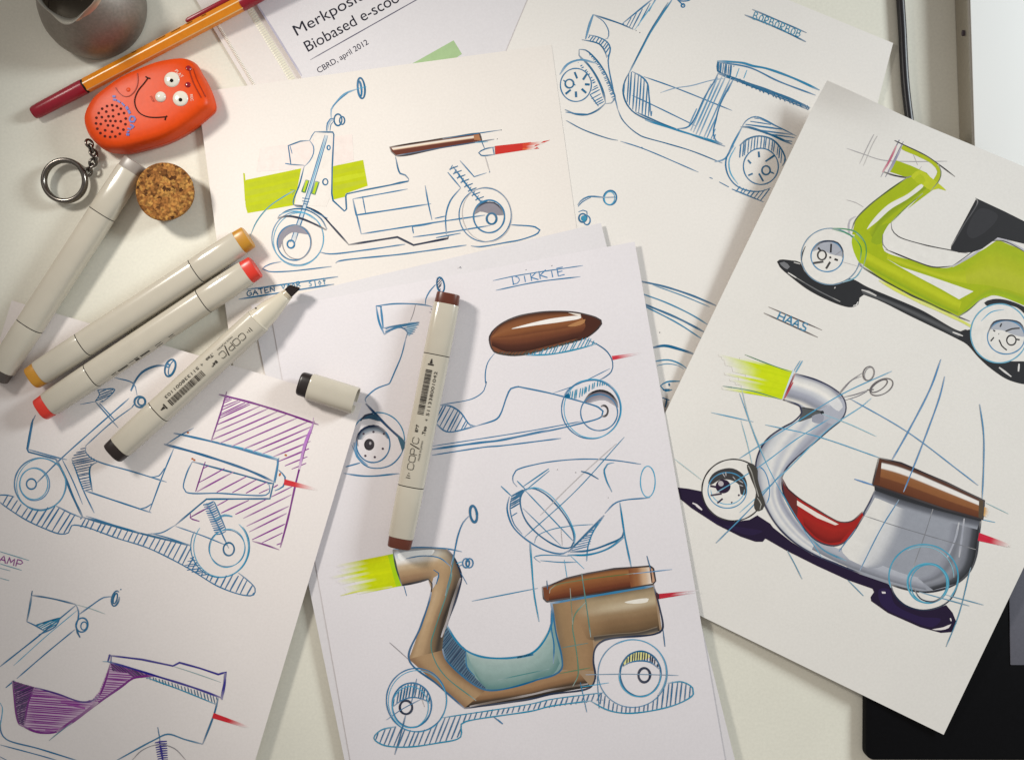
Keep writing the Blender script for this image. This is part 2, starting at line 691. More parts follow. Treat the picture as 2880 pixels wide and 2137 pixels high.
def place_text(sh, ink, txt, x0, y0, ang, width, size, c, offset=0.0):
    vs2, fs2 = text2d(txt, None, size, offset)
    mx = max(v[0] for v in vs2)
    k = width / mx
    ca, sa = math.cos(R(ang)), math.sin(R(ang))
    off = ink.nz()
    base = len(ink.v)
    for x, y in vs2:
        x *= k
        ink.add((x0 + x * ca - y * sa, y0 - x * sa - y * ca), lin(c), off)
    ink.f += [tuple(base + i for i in f) for f in fs2]

tt = doc.part("title_text")
place_text(doc, tt, "Merkpositi", 836, 102, 28.8, 222, 45, '1c1c2c', .02)
place_text(doc, tt, "Biobased e-scoo", 867, 147, 29, 296, 45, '1c1c2c', .02)
tt.L("B:475 466 1300 0 1420 -70", 6, '555066', sharp=True, press=.1)
ct = doc.part("date_text")
place_text(doc, ct, "CBRD, april 2012", 897, 207, 30.5, 163, 23, '26263c', .05)
gb = doc.part("green_bar")
gb.F("B:1250 502 1315 467 1585 315 1650 420 1500 520", 'a9c391', sharp=True)
bd = doc.part("page_border")
bd.L("B:60 30 240 318 410 590", 16, 'b3aebe', sharp=True, press=.1)

# ------------------------------------------------------------------ sheet headed BORBORBOB
s1 = Sheet("sketch_sheet", "cream sheet headed BORBORBOB with an uncoloured blue ballpoint scooter", "sheet",
           [(1592, -257), (2512, 122), (2180, 1410), (1054, 1031)], (.0255, .0255, .0255), 'e8e2dc', GS)
p = s1.part("scooter_sketch")
p.L("C:1350 0 1190 240 1020 560", 15, BL).L("C:1320 20 1180 245 1030 540", 7, DB)
p.L("C:1020 560 985 630 970 700 990 790 1040 860 1100 900 1360 1000", 9, DB)
p.L("C:1070 870 1350 990 1760 1135", 9, DB).L("C:1140 930 1360 1000 1740 1115", 11, BL)
p.L("C:930 850 960 920 1010 980 1070 1030 1110 1055 1300 1110 1500 1170 1740 1265", 7, DB)
p.L("C:1130 595 1370 680 1815 858", 7).L("C:1040 740 1200 815 1530 975", 7)
p.L("C:1260 720 1370 685 1500 665 1650 625 1750 610", 6, '7f9db8')
g = p.sub("leg_panel")
g.H("C:1030 560 1110 590 1160 640 1170 720 1180 800 1190 900 1090 880 1020 820 980 740 975 660", 86, 24, 9)
g.L("C:1040 555 1120 600 1160 650 1170 730 1185 900", 9)
g = p.sub("steering_column")
g.H("C:1215 0 965 190 1065 232 1240 0", 62, 24, 8, sharp=True)
g.L("C:1205 -10 960 190", 9).L("C:1230 -5 1060 235", 6, LB)
g.L("C:1390 0 1440 45", 9).E("C", 1435, 45, 14, 14, 0, 8).E("C", 1440, -5, 50, 16, 0, 9)
g = p.sub("headlamp")
g.L("C:740 115 960 190 1050 230", 9, DB).L("C:740 115 715 180 680 305", 14, '5c8fb2')
g.L("C:740 115 820 170 860 250 850 300 820 310", 6).L("C:650 310 700 318 790 345 830 400 845 450", 8, DB)
g.H("C:705 275 780 290 840 320 870 370 860 450 840 430 820 370 780 335 700 310", 55, 22, 9)
g.L("C:705 272 780 290 845 325 872 375 855 470 890 680 930 850", 8)
g.L("C:1070 238 1074 240", 9, NV).L("C:1098 254 1103 256", 9, NV)
g = p.sub("mudguard")
g.L("C:630 385 630 430 700 500 770 600 820 720 835 800", 9, DB).L("C:630 385 680 390 750 450 830 560 880 680 910 765 880 800 835 805", 9, DB)
g.H("C:690 400 750 450 840 570 890 690 910 765 890 770 850 670 790 540 720 440", 20, 15, 8)
g = p.sub("wheel")
g.H("C:620 480 690 540 760 640 810 750 825 810 780 820 710 730 740 680 700 580 640 520", 28, 24, 9)
g.L("C:640 440 720 530 790 650 825 760 835 800", 10, DB).L("C:715 735 780 825", 9)
g.E("C", 605, 660, 120, 128, 0, 7).L("C:480 580 540 500 640 465 760 490", 12, '5b90b4')
g.L("C:520 850 600 885 690 890 780 850 835 800", 10, DB).L("C:525 870 600 880 700 885", 6)
for q in ("595 560 615 610", "690 575 660 620", "675 655 712 657", "650 690 685 722", "605 710 607 755", "525 730 565 697"):
    g.L("C:" + q, 17, DB, taper=False)
g.E("C", 555, 650, 33, 33, 0, 10, DB).L("C:508 622 530 640", 9, DB).L("C:580 650 602 662", 9, DB)
g = p.sub("seat")
g.H("C:1705 480 1830 510 1810 600 1705 550", 85, 13, 9, sharp=True)
g.L("C:1700 475 1900 490 D:100 512 200 530 400 600 620 700", 13, BL).L("C:1720 485 1950 525 D:300 630 590 740", 9)
g.L("C:1870 530 1845 600", 7, LB).L("C:1930 545 1905 610", 7, LB).L("C:1705 480 1705 550 1820 605", 12, DB)
g.L("C:1710 570 2203 745 D:545 838", 24, DB).L("C:1820 615 2203 765 D:535 852", 7, DB)
g.H("C:1820 592 2203 735 D:545 830 535 855 330 780 C:1815 620", 120, 22, 9, DB, sharp=True)
g = p.sub("seat_post")
g.H("C:1700 600 1820 610 1720 820 1690 930 1670 1080 1480 990 1610 740", 66, 27, 9, '5b93b8')
g.L("C:1710 560 1690 610 1610 740 1480 980 1380 1000", 8).L("C:1820 620 1720 820 1690 930 1670 1030 1690 1090 1740 1115", 8)
g = p.sub("wheel")
g.L("C:1890 990 1920 940 1995 905 2203 1000", 7).H("D:30 975 125 910 440 1055 400 1110", -8, 26, 9, sharp=True)
g.L("D:125 905 300 985 440 1055", 7).L("D:10 985 60 985 230 1040 405 1118", 13, DB)
g.L("C:1890 990 1830 1100 1760 1230 1680 1255", 11, '3f83ad')
g.L("C:1830 1130 1780 1200 1765 1280 1790 1370 1850 1440 1950 1480 2050 1480 D:240 1455", 8)
g.L("D:0 1130 60 1080 150 1055 250 1080 320 1150 355 1240 330 1285", 10, DB)
g.L("D:-30 1140 -80 1240 -70 1340 -10 1430", 7, LB)
g.H("D:0 1130 80 1075 170 1060 260 1090 330 1170 355 1230 330 1280 290 1200 220 1160 130 1150 60 1190 0 1220", 84, 22, 9)
g.E("D", 165, 1290, 135, 140, 0, 7)
for q in ("148 1175 152 1220", "270 1205 200 1252", "65 1240 88 1268", "68 1360 102 1345", "150 1345 183 1405"):
    g.L("D:" + q, 15, DB, taper=False)
g.E("D", 205, 1320, 32, 34, 0, 10, DB).L("D:232 1330 268 1345", 16, DB)
g = p.sub("ground_line")
g.L("C:530 935 650 1000 780 1050 880 1080 930 1088", 7, DB).L("C:950 1095 1120 1150 1555 1335", 6)
g.L("C:1640 1375 1665 1385", 7).L("C:1715 1410 1790 1450", 7).L("C:1115 1140 1122 1155", 8)
g.H("D:0 1440 60 1470 130 1482 240 1462 185 1562 -40 1480", 52, 28, 8, sharp=True).L("D:-60 1465 185 1565", 8)
g = p.sub("mirror")
g.E("C", 870, 1532, 50, 56, 10, 9).E("C", 866, 1536, 40, 50, 10, 5, LB).L("C:825 1530 920 1528", 5)
g.L("C:620 1590 640 1560 700 1525 830 1530", 10).L("C:622 1602 655 1565 720 1530", 6)
g = p.sub("grip_doodle")
g.E("G", 658, 312, 30, 33, 0, 10, DB).E("G", 690, 330, 26, 35, 0, 8).E("G", 665, 315, 14, 14, 0, 14, TE).L("G:625 265 660 252 690 262 692 290", 8)
g = s1.part("title_lettering")
g.L("D:100 75 520 256", 8, DB).L("D:40 117 300 222 515 326", 9, DB)
g.T("D", "BORBORBOB", 100, 146, 474, 296, 56, 8, TE, .74)
p = s1.part("scooter_sketch")
for q, wd in (("1100 800 1300 845 1500 910 1690 990", 11), ("1200 830 1450 920 1640 1000", 6), ("1100 892 1300 965 1500 1060 1630 1140", 8),
              ("1110 968 1400 1090 1600 1195", 12), ("1110 980 1400 1130 1580 1248", 8), ("1180 1320 1290 1300 1400 1325 1520 1365", 21),
              ("1195 1425 1320 1410 1400 1435 1470 1480", 9), ("1235 1455 1310 1440 1400 1455 1440 1480", 5),
              ("1260 1610 1310 1580 1410 1575", 9), ("1260 1610 1300 1650 1350 1640", 9)):
    p.L("G:" + q, wd, DB if wd > 10 else BL)
p.L("G:1326 1590 1330 1612", 14, DB).L("G:1252 1196 1257 1200", 9, NV)
p.L("K:1275 325 1330 345", 10, DB).L("K:1312 335 1297 400", 20, DB).L("K:1280 265 1330 262", 14, DB)

# ------------------------------------------------------------------ sheet with lime block and red exhaust
s2 = Sheet("sketch_sheet", "cream sheet with lime block behind a blue scooter and a red tail streak", "sheet",
           [(555, 260), (1551, 127), (1740, 1500), (737, 1650)], (.0285, .0285, .0285), 'e8e0d9', GS)
g = s2.part("colour_wash")
g.F("B:90 1150 800 1040 812 1240 640 1295 400 1310 60 1330", 'eadcd6', sharp=True)
g = s2.part("lime_block")
g.F("B:-25 1395 405 1305 350 1590 150 1625 -10 1652 -25 1600 -32 1500", LIME, sharp=True)
g.F("B:-44 1340 -32 1345 -20 1480 -30 1560", LIME, sharp=True)
g2 = s2.part("lime_block")
g2.F("B:645 1290 885 1240 920 1440 750 1500 745 1525 655 1547 645 1480", LIME, sharp=True)
for q in ("-20 1440 390 1350", "-20 1500 375 1420", "-20 1560 365 1480", "-15 1620 350 1545"):
    g.L("B:" + q, 40, random.choice(('b3bd00', 'bfca0c', 'b6c000')), press=.03, taper=False)
for q in ("655 1340 890 1290", "655 1400 900 1350", "660 1460 905 1405"):
    g2.L("B:" + q, 36, random.choice(('b3bd00', 'bfca0c')), press=.03, taper=False)
p = s2.part("scooter_sketch")
p.F("B:500 1040 640 1030 640 1500 600 1600 360 1590 430 1290 500 1190", 'e8e0d9', sharp=True)
p.L("B:510 1022 650 1025 658 1045 645 1300 642 1500 652 1555 740 1636 756 1620 750 1520 758 1503 900 1472 1232 1408", 9, DB, sharp=True)
p.L("B:1100 1432 1238 1403", 12, DB).L("B:1238 1403 1236 1385 1212 1358 1172 1345 1135 1215", 9, DB)
p.L("B:510 1022 490 1050 470 1090", 7).L("B:430 1285 395 1420 345 1585 405 1605 450 1612", 8, DB)
p.L("F:345 210 450 230 560 285 640 370 775 520", 11, NV).L("F:770 520 1150 460 1275 522 1540 470 1546 452", 12, NV, sharp=True)
p.L("F:805 165 1000 130 1230 88", 7).L("F:805 165 830 290 1100 250 1410 202", 9, sharp=True).L("F:880 145 905 280", 7)
p.L("F:805 165 870 436", 9).L("F:870 436 1420 350 1830 290", 8).L("F:1365 60 1390 200 1418 328", 8)
p.L("F:1265 380 1275 432", 9).L("F:1270 460 1530 425 1870 370", 8).L("F:1440 316 1522 298", 8).L("F:1450 465 1640 430", 8).L("F:1262 380 1420 352", 12)
g = p.sub("headlamp")
g.L("B:470 1090 400 1095 305 1130 325 1275 430 1282", 8, DB, sharp=True).L("B:470 1090 500 1135 500 1190 470 1250 430 1290", 7)
g.L("B:318 1130 335 1192", 7).L("B:280 1267 330 1276", 9)
g = p.sub("handlebar")
g.L("B:605 1015 615 960 635 930 655 930", 22, 'a9b8c6').L("B:600 1015 608 955 630 922 655 918", 7).L("B:628 1015 636 965 655 942", 6)
g.L("B:638 915 638 850 680 790 740 730 840 690", 10, '5f97ba').L("B:650 830 700 775 770 720", 5)
g.E("B", 690, 930, 30, 45, 0, 9, DB).E("B", 722, 935, 20, 31, 0, 8, DB)
g = p.sub("mirror")
g.E("B", 870, 685, 28, 80, -6, 11, DB).E("B", 858, 690, 14, 60, -6, 12).L("B:835 690 910 674", 5, LB)
g = p.sub("fork")
g.L("B:600 1050 450 1540 F:335 500", 26, 'c4cdd4').L("B:590 1045 430 1560 F:322 500", 6).L("B:612 1050 465 1540 F:355 508", 6).L("B:602 1048 448 1540", 5, LB)
g.L("F:413 158 472 166", 8, DB).L("F:413 180 468 190", 8, DB).L("F:420 200 458 208", 8, DB)
for q in ("440 1395 465 1400 435 1492 410 1485", "515 1405 543 1412 512 1508 486 1500"):
    g.F("B:" + q, 'b4cc10', sharp=True).L("B:" + q + " " + q[:8], 8, '2f6f50', sharp=True, press=.1)
g.E("B", 592, 1410, 20, 24, 0, 8, DB).E("B", 618, 1145, 12, 17, 0, 8)
g = p.sub("note_arrow")
g.L("F:10 450 60 340 150 230 280 140 355 98", 7, '4d93a5').L("F:320 95 358 97 335 132", 7, '4d8f60')
g = p.sub("seat")
g.F("B:1090 1140 1785 1035 1802 1090 1140 1207 1105 1178", '6b2f1c', sharp=True)
g.B("B:1100 1143 1450 1090 1780 1043", "B:1120 1168 1450 1118 1775 1072", ['7a4326', 'efe6da', 'e6c8a8', '7e3c22'])
g.F("B:1740 1046 1790 1040 1795 1088 1745 1085", 'b07040', sharp=True)
g.L("B:1090 1140 1500 1075 1785 1030", 9, '33231f').L("B:1500 1075 1950 1008", 6, DB).L("B:1090 1140 1105 1178 1140 1207 1500 1145", 8, '2c2024')
g.L("B:1140 1207 1500 1145 1810 1095 1900 1080", 7, '35506e').L("B:1750 1106 1850 1100", 5, LB).L("B:1785 1032 1803 1090", 12, '35231f')
g.L("B:1952 1008 1958 1009", 8, NV).L("B:1922 1077 1926 1078", 8, NV)
g = p.sub("tail_lamp")
g.L("B:1800 1090 1825 1150", 7, DB).L("B:1905 1140 1830 1155 1780 1185 1800 1205 1905 1198", 8, DB).L("B:1890 1145 1900 1198", 7)
g.F("B:1905 1132 2185 1102 2190 1112 2335 1085 2220 1135 2250 1152 2150 1162 1910 1198", 'c83028', sharp=True)
g.beam("B:2120 1112 2120 1160 2330 1090 2200 1160", 5, 'd0402c', 'e0703a', .7)
g.L("B:1908 1132 1910 1198", 8, 'b02018')
g.L("B:1830 1210 1865 1330", 6, LG).L("B:1868 1333 1860 1335", 7).L("B:1840 1340 1745 1370 1635 1245", 7, sharp=True)
g = p.sub("shock_absorber")
g.L("B:1580 1290 1700 1450 1860 1640 F:1840 250", 9).L("B:1540 1335 1640 1455", 7)
for i in range(9):
    t = i / 8
    x, y = 1585 + (1815 - 1585) * t, 1305 + (1575 - 1305) * t
    g.L(f"B:{x-32} {y+8} {x+34} {y-18}", 9, DB).L(f"B:{x-28} {y+14} {x-8} {y-26}", 6)
g = p.sub("wheel")
g.F("F:1740 290 1765 240 1830 198 1900 195 1950 240 1968 290 1900 285 1850 275 1790 262", '8c8790')
g.L("F:1742 290 1770 232 1830 196 1900 196 1950 238 1970 290", 10, NV)
g.E("F", 1830, 288, 202, 208, 0, 6).E("F", 1845, 285, 190, 212, -15, 4, LG).E("F", 1860, 300, 120, 126, 0, 9).E("F", 1880, 318, 38, 42, 0, 12, DB)
g.L("F:1640 80 1560 180 1525 300 1530 440", 8)
g = p.sub("wheel")
g.F("F:220 540 222 470 280 390 350 365 420 385 475 440 410 432 330 425 268 475 240 545", '8f8b96')
g.E("F", 378, 470, 200, 205, 0, 6, '5f8fb0').E("F", 385, 478, 192, 208, 20, 4, LB).E("F", 350, 503, 130, 136, 0, 8).E("F", 372, 500, 112, 130, 0, 5, GR)
g.E("F", 325, 515, 28, 30, 0, 10)
g = p.sub("mudguard")
g.L("F:225 305 280 262 350 242 450 250 560 320 605 400", 8, DB).L("F:222 315 300 298 400 315 500 355 600 405", 12, NV)
g.L("F:450 228 520 270 610 315", 6).L("F:230 290 320 260 420 270 520 330", 5, LB)
g = p.sub("ground_line")
g.L("F:545 575 620 590 900 560 1210 515", 8).L("F:672 662 685 650 1200 590 1685 522", 8).L("F:1720 528 1780 535 2000 500 G:180 480 310 430 326 405 290 382 100 365", 8)
g.L("F:2040 365 2120 372", 7).L("F:250 650 160 670 105 705 150 725 300 725 450 710 640 687", 7)
g = s2.part("title_lettering")
g.L("E:1910 866 2203 825 F:690 766", 8).L("E:1848 941 2203 885 F:660 824", 9)
g.T("E", "GATEN", 1915, 918, 2140, 880, 40, 9, DB, .85)
g.T("F", "VooR", 255, 862, 410, 838, 38, 8, BL, .8)
g.T("F", "slot", 468, 845, 610, 822, 46, 8, BL, .7)

# ------------------------------------------------------------------ the pair of sheets under the brown marker
s5a = Sheet("sketch_sheet", "white sheet almost hidden beneath the sheet headed DIKKIE", "sheet",
            [(706, 858), (1690, 627), (2083, 2200), (982, 2200)], (.034, .034, .054), 'ded9db', GS)
s5 = Sheet("sketch_sheet", "white sheet headed DIKKIE with tan scooter under the brown tipped marker", "sheet",
           [(760, 870), (1785, 680), (2050, 2200), (997, 2200)], (.038, .038, .062), 'e2dcdf', GS)
g = s5.part("title_lettering")
g.L("G:-38 797 150 758 660 680", 6).L("G:-15 872 300 808 640 766", 7)
g.T("G", "DiKKiE", 118, 828, 535, 748, 62, 9, '2f78aa', .82)
for q in ("218 712 221 715", "417 680 421 683"):
    g.L("G:" + q, 10, NV)
g.L("F:1633 692 1638 696", 14, NV)
p = s5.part("scooter_sketch")
p.L("F:1215 1245 1180 1380 1130 1500 1090 1590 J:1085 218 980 260 900 340 908 362", 8)
p.L("G:680 1250 770 1290 850 1350 890 1430 880 1500 800 1560 K:780 190", 7, DB).L("K:870 100 600 230 430 290", 5)
p.L("G:-22 1355 -77 1430 -97 1520 -92 1600 J:1840 200 1820 270 1740 330 1490 380", 6)
p.L("J:1760 545 1920 490 1950 450 2000 310 2030 255 2090 240 K:160 240 400 290 660 360 780 400 815 430 805 470 600 535 0 660", 9)
p.L("J:1420 725 1800 672 K:0 658 400 575", 17).L("J:1425 700 2203 578 K:650 508", 6).L("J:1420 770 1850 705 K:0 700 490 640", 8)
g = p.sub("leg_panel")
g.H("J:1440 400 1560 390 1640 440 1700 530 1720 552 1540 588 1450 530", 62, 30, 9)
g.L("J:1480 385 1560 390 1640 440 1712 535 1765 546", 9).L("J:1440 515 1530 588 1760 546", 9)
g = p.sub("mirror")
g.E("F", 1485, 830, 28, 58, -10, 11, DB).H("F:1460 780 1490 780 1490 850 1475 880 1458 830", 50, 13, 7, NV)
g.L("F:1445 828 1400 880 1370 940 1365 985", 8)
g = p.sub("headlamp")
g.F("F:1235 1120 1320 1118 1240 1230 1215 1180", 'a9bfd0', sharp=True)
g.L("F:985 992 1150 975 1360 985 1420 1000", 8).L("F:985 992 1010 1120 1050 1215", 16, '2f7ba8').L("F:1022 1000 1040 1165", 13, '2f7ba8').L("F:985 992 1030 998", 10)
g.L("F:1040 1165 1320 1118", 11, DB).L("F:1050 1213 1100 1178 1180 1158 1230 1200 1215 1245", 11, DB)
g.H("F:1180 1145 1320 1120 1240 1232 1215 1180", 12, 14, 7).H("F:1060 1170 1200 1145 1190 1160 1100 1180 1055 1205", 20, 11, 8)
g.L("F:1290 985 1270 1060 1250 1110", 5, GR).L("F:1413 1015 1412 1022", 9, NV).L("F:1405 1040 1404 1044", 11, NV)
g = p.sub("seat")
OUT = "-63 1230 -45 1195 20 1135 150 1075 300 1045 500 1035 640 1050 760 1082 798 1104 803 1130 775 1168 690 1235 600 1265 400 1320 200 1370 60 1370 -30 1345 -60 1285"
g.F("G:" + OUT, '7a4020')
g.B("G:-50 1225 20 1140 150 1080 300 1050 500 1040 640 1055 740 1080", "G:-40 1240 100 1232 300 1200 500 1170 640 1140 760 1110 800 1120",
    ['4c2612', '84491c', '925420', '8a4c18', '723a14'])
g.B("G:-50 1240 100 1232 300 1202 500 1170 640 1140 720 1120", "G:-45 1300 60 1345 200 1345 400 1300 590 1250 680 1230",
    ['82461a', '6e3616', '502412', '3c190c'])
g.F("G:620 1048 780 1090 803 1122 770 1175 690 1235 610 1258 650 1200 680 1150 660 1090", '4c2212')
g.F("G:640 1105 680 1095 670 1125 600 1150 540 1150", 'b5793c')
g.F("G:105 1170 280 1120 450 1085 645 1073 645 1085 500 1115 300 1142", 'efe8e2')
g.F("G:545 1044 640 1056 645 1070 590 1060", 'e9dccd')
g.L("G:" + OUT, 9, '2b1c1a', closed=True, press=.1)
g.H("G:200 1370 420 1310 600 1265 690 1235 770 1285 650 1318 450 1362 300 1374", 62, 22, 8, TE)
g.L("G:220 1375 420 1365 650 1318 760 1285", 9, TE)
g.H("G:-20 1350 200 1345 420 1300 640 1245 600 1270 400 1325 200 1375 50 1375", 40, 16, 8, '2c3320')
g = p.sub("tail_light_streak")
g.beam("G:883 1380 890 1412 1130 1350 1125 1362", 6, 'c42a3a', 'd04050', .75)
g = p.sub("wheel")
g.B("K:668 360 700 308 780 274 860 292 922 355 930 395", "K:720 365 745 355 790 345 830 345 880 372 925 400", ['5c5763', '8a8590', 'a9a5ac'])
g.L("K:670 355 710 300 790 270 870 295 922 360 930 400", 12, BK).E("K", 722, 415, 228, 228, 0, 7).E("K", 735, 410, 222, 228, 0, 5, LB).E("K", 785, 440, 143, 140, 0, 7)
g.E("K", 820, 428, 33, 42, 0, 12, BK, -120, 130)
g.H("K:510 320 560 280 700 235 790 190 870 235 800 230 700 280 600 335", 82, 18, 9, TE).F("K:505 322 550 290 560 325", DB)
g.L("K:510 320 540 270 640 210 750 190 860 220 890 245", 7)
g = p.sub("wheel")
g.B("J:838 650 860 590 920 552 1000 550 1060 592 1085 640", "J:880 650 900 620 950 600 1000 600 1040 612 1070 645", ['23303e', '78828f', 'c8c6ca'])
g.E("J", 962, 685, 130, 142, 0, 8).L("J:845 700 838 640 870 580 930 548 1000 548 1060 590", 16, NV)
g.E("J", 1000, 655, 205, 215, 0, 7, BL, -60, 150).L("J:798 690 850 800 920 860 1020 870 1110 840 1180 760 1200 690", 7).L("J:815 670 840 780 920 850", 14, '3f83ad')
g.disc("J", 932, 688, 35, 40, 0, '3a363c').E("J", 932, 688, 35, 40, 0, 8, BK).disc("J", 940, 678, 9, 12, 0, 'aaa6aa')
for x, y in ((965, 590), (1045, 605), (888, 605), (1037, 720), (902, 775), (975, 785)):
    g.disc("J", x, y, 9, 9, 0, '4a3f4a')
g.L("J:905 370 960 430 1080 555 1210 672", 20, '153f66', press=.1).F("J:870 495 930 455 975 450 1020 508 930 488", '33556e')
g.F("J:1150 615 1210 672 1190 742 1172 690", '3f6478').L("J:865 505 900 465 960 448", 12, NV)
g.L("J:750 860 860 830", 10).L("J:735 910 850 928 950 932 1165 912", 9)

p = s5.part("headlamp_sketch")
p.L("K:150 1015 120 980 118 930 140 890 300 840 500 810 700 800 900 810 1110 840", 7)
p.E("K", 1162, 975, 57, 120, 0, 6, LB).L("K:1180 1098 920 1135 830 1220", 8)
p.L("K:200 1050 260 1025 350 1060 450 1150 540 1270 585 1370 590 1440 570 1480 520 1490 430 1460 310 1380 220 1280 180 1180 175 1100", 9, DB, closed=True)
p.L("K:200 1050 280 1020 380 1060 480 1160 560 1280 600 1400 590 1470", 6, LB)
p.L("K:90 1090 72 1180 110 1310 180 1390 260 1450 350 1500 450 1530 510 1530 570 1495", 9).L("K:110 1085 95 1180 125 1300 190 1380", 6)
p.H("K:110 1085 210 1035 180 1090 170 1150 100 1185", 30, 16, 12, DB).L("K:110 1085 210 1038", 18, DB).L("K:110 1240 150 1215", 8)
for q, wd, c in (("210 1040 400 1240 590 1440", 6, BL), ("195 1180 490 1470", 5, BL), ("200 1410 600 1050 980 630", 5, BL), ("330 1235 620 950 920 680", 5, LG),
                 ("150 970 220 1040", 8, BL), ("25 1010 110 1090", 8, BL), ("200 1010 395 875", 7, BL), ("230 1030 400 890", 6, BL),
                 ("645 895 700 910 780 955", 10, DB), ("900 828 850 840 825 880 840 960 885 1055", 9, BL), ("820 1245 740 1360 700 1470 688 1590", 8, BL),
                 ("560 1518 700 1508 850 1460 965 1400 975 1330 965 1320", 15, DB), ("540 1542 700 1540 850 1495 985 1400", 11, BL), ("945 1135 985 1400 1035 1640", 10, BL),
                 ("250 1450 258 1560 265 1660", 16, BL), ("285 1450 300 1400 400 1350 550 1320 740 1305", 5, BL), ("330 1600 280 1560 330 1545 560 1550", 6, BL),
                 ("330 1585 480 1598 620 1597", 6, BL), ("545 1520 690 1375 825 1235", 17, DB), ("560 1545 670 1650", 5, LB), ("490 1340 500 1470", 4, LG)):
    p.L("K:" + q, wd, c)
p.H("K:575 1505 820 1245 740 1360 700 1480 570 1518", 14, 17, 8)
p.L("O:255 0 280 350 320 580", 9, TE).L("O:515 100 540 260", 4, LB)
for q in ("460 880 465 883", "602 900 606 908", "855 1098 858 1100"):
    p.L("K:" + q, 7, GR)

p = s5.part("scooter_sketch")
g = p.sub("headlamp_beam")
g.beam("N:1112 55 1182 302 560 165 770 385", 13, 'cdd600', 'c0cc00', .42, .32)
g.F("N:1075 62 1118 55 1185 302 1140 308", 'a6cc10', sharp=True)
g.L("N:710 378 850 345 1000 325 1110 308", 9, 'cbd030', press=.3)
g = p.sub("body")
g.sat = .7
TAN = 'a98459'
g.F("N:1115 25 1300 5 1530 15 1580 70 1645 230 1600 420 1540 580 1535 620 1500 780 1510 850 1620 975 1840 1110 2203 1040 O:300 1030 440 990 490 950 490 850 450 650 415 430 1210 290 1240 420 1270 640 1220 672 820 722 750 780 740 900 755 1010 720 1085 500 1120 0 1215 N:1670 1250 1240 870 1330 620 1400 420 1415 330 1390 255 1185 300", TAN, sharp=True)
g.B2("N:1118 28 1300 8 1480 12 1570 60 1640 225 1605 400 1545 560 1500 800", "N:1185 298 1290 275 1385 252 1404 262 1412 300 1400 410 1330 620 1240 868",
     [['8d8a8c', 'cfd6de', 'ece4dc', 'c8a878', 'b68c54', 'a07444', '6f5238'], ['8d8a8c', 'c5ccd6', 'e8ded2', 'c8a878', 'b68c54', 'a07444', '6f5238'],
      ['8a7a68', 'b8a88c', 'c8a878', 'bf965e', 'b68c54', 'a88050', '86683f'], ['5a4a3a', '8a6c48', 'b08850', 'b88e56', 'b88e56', 'b28852', 'a47c48'],
      ['6a563f', '382e27', '755a40', 'a47c4c', 'c0985f', 'c9a26c', 'b48a52'], ['7a6850', '352c26', '6a523a', 'a0784a', 'c0965c', 'c9a069', 'b68c54'],
      ['6a563f', '4a3c30', '86683f', 'a8804c', 'bc925a', 'c0965c', 'a47a46']])
g.B("N:1240 868 1440 1050 1670 1248", "N:1500 800 1600 960 1835 1112", ['96693a', 'b4884e', 'b4884e', '8c6236'])
g.B("N:1670 1248 2203 1172 O:400 1142 720 1082", "N:1830 1112 2203 1042 O:300 1032 470 975 600 940", ['2a241f', '4a3624', '95642c', 'aa783c', 'aa783c'])
g.B("O:425 440 455 620 492 850 480 950", "O:640 402 690 560 735 720 745 960", ['8c6c42', 'a1783f', 'a87c42', 'a87a40', '9c7038'])
g.B2("O:560 414 700 390 820 368 1000 336 1205 298", "O:690 714 760 722 900 702 1080 682 1255 650",
     [['a1763f', 'a57a42', 'a87c42', 'a87a40', 'a57740', 'a1743c', '9c7038'], ['94794e', 'ae9060', 'b89a6c', 'a47c46', '9a7038', '8c6634', '6a5236'],
      ['7a6440', 'b09262', 'c2a87c', '9e7844', '8c6430', '7c5828', '40362a'], ['7a6440', 'b09262', 'c8b088', '9e7844', '8c6430', '7c5828', '40362a'], ['7a6440', 'ae9060', 'c0a678', '9a7440', '84602e', '705024', '40362a']])
g.B("O:740 690 900 672 1100 655 1235 615", "O:750 735 900 705 1100 688 1240 660", ['8d7454', '4a4038', '5a4f46', '8d7a5c'])
g.F("O:980 430 1120 400 1170 402 1160 425 1050 440", 'ece2d2')
g.F("N:1150 60 1300 30 1440 28 1420 60 1250 75 1180 110", 'f0eeea')
g.F("N:1430 240 1470 215 1440 300 1420 330", 'c9c4cc')
g.L("N:1185 298 1300 275 1390 250", 18, BK, press=.1).L("N:1390 250 1418 285 1412 350", 10, BK)
g.L("N:1412 350 1400 410 1330 620 1240 870 1460 1065 1670 1250", 11, '1f5c86').L("N:1670 1250 2203 1174 O:400 1142 720 1085 755 1010 740 880 755 785 820 725 1220 674 1275 640 1240 420 1205 298", 11, NV)
g.L("N:1115 25 1140 160 1185 300", 9, '21402c').L("N:1115 22 1300 5 1530 15 1650 38", 8).L("N:1530 15 1580 70 1640 200 1645 250 1600 420 1540 580 1535 620", 11, NV)
g.L("N:1640 200 1690 290", 5).L("N:1200 300 1222 380", 6).L("N:1215 92 1350 70 1480 88 1560 150", 7).L("N:1430 178 1470 205 1450 290", 8, DB)
g.L("N:1560 150 1570 220 1540 340 1440 640 1410 760 1440 880 1520 1000 1760 1190", 7, '4d8077').L("N:1600 0 1570 180 1520 380", 6, '3f7c8c')
g.L("N:1640 240 1580 420 1540 560 1490 700", 14, '4a3d33', press=.5).L("N:1710 1235 2203 1140 O:400 1110 700 1060", 12, '5a4630', press=.5)
g = p.sub("footboard")
g.F("N:1535 620 1600 720 1680 800 1800 850 2000 862 2203 835 O:150 857 270 820 350 740 410 620 425 540 450 680 490 850 500 900 480 950 430 990 0 1082 N:1840 1105 1740 1060 1600 960 1510 850 1500 780", '82a09e')
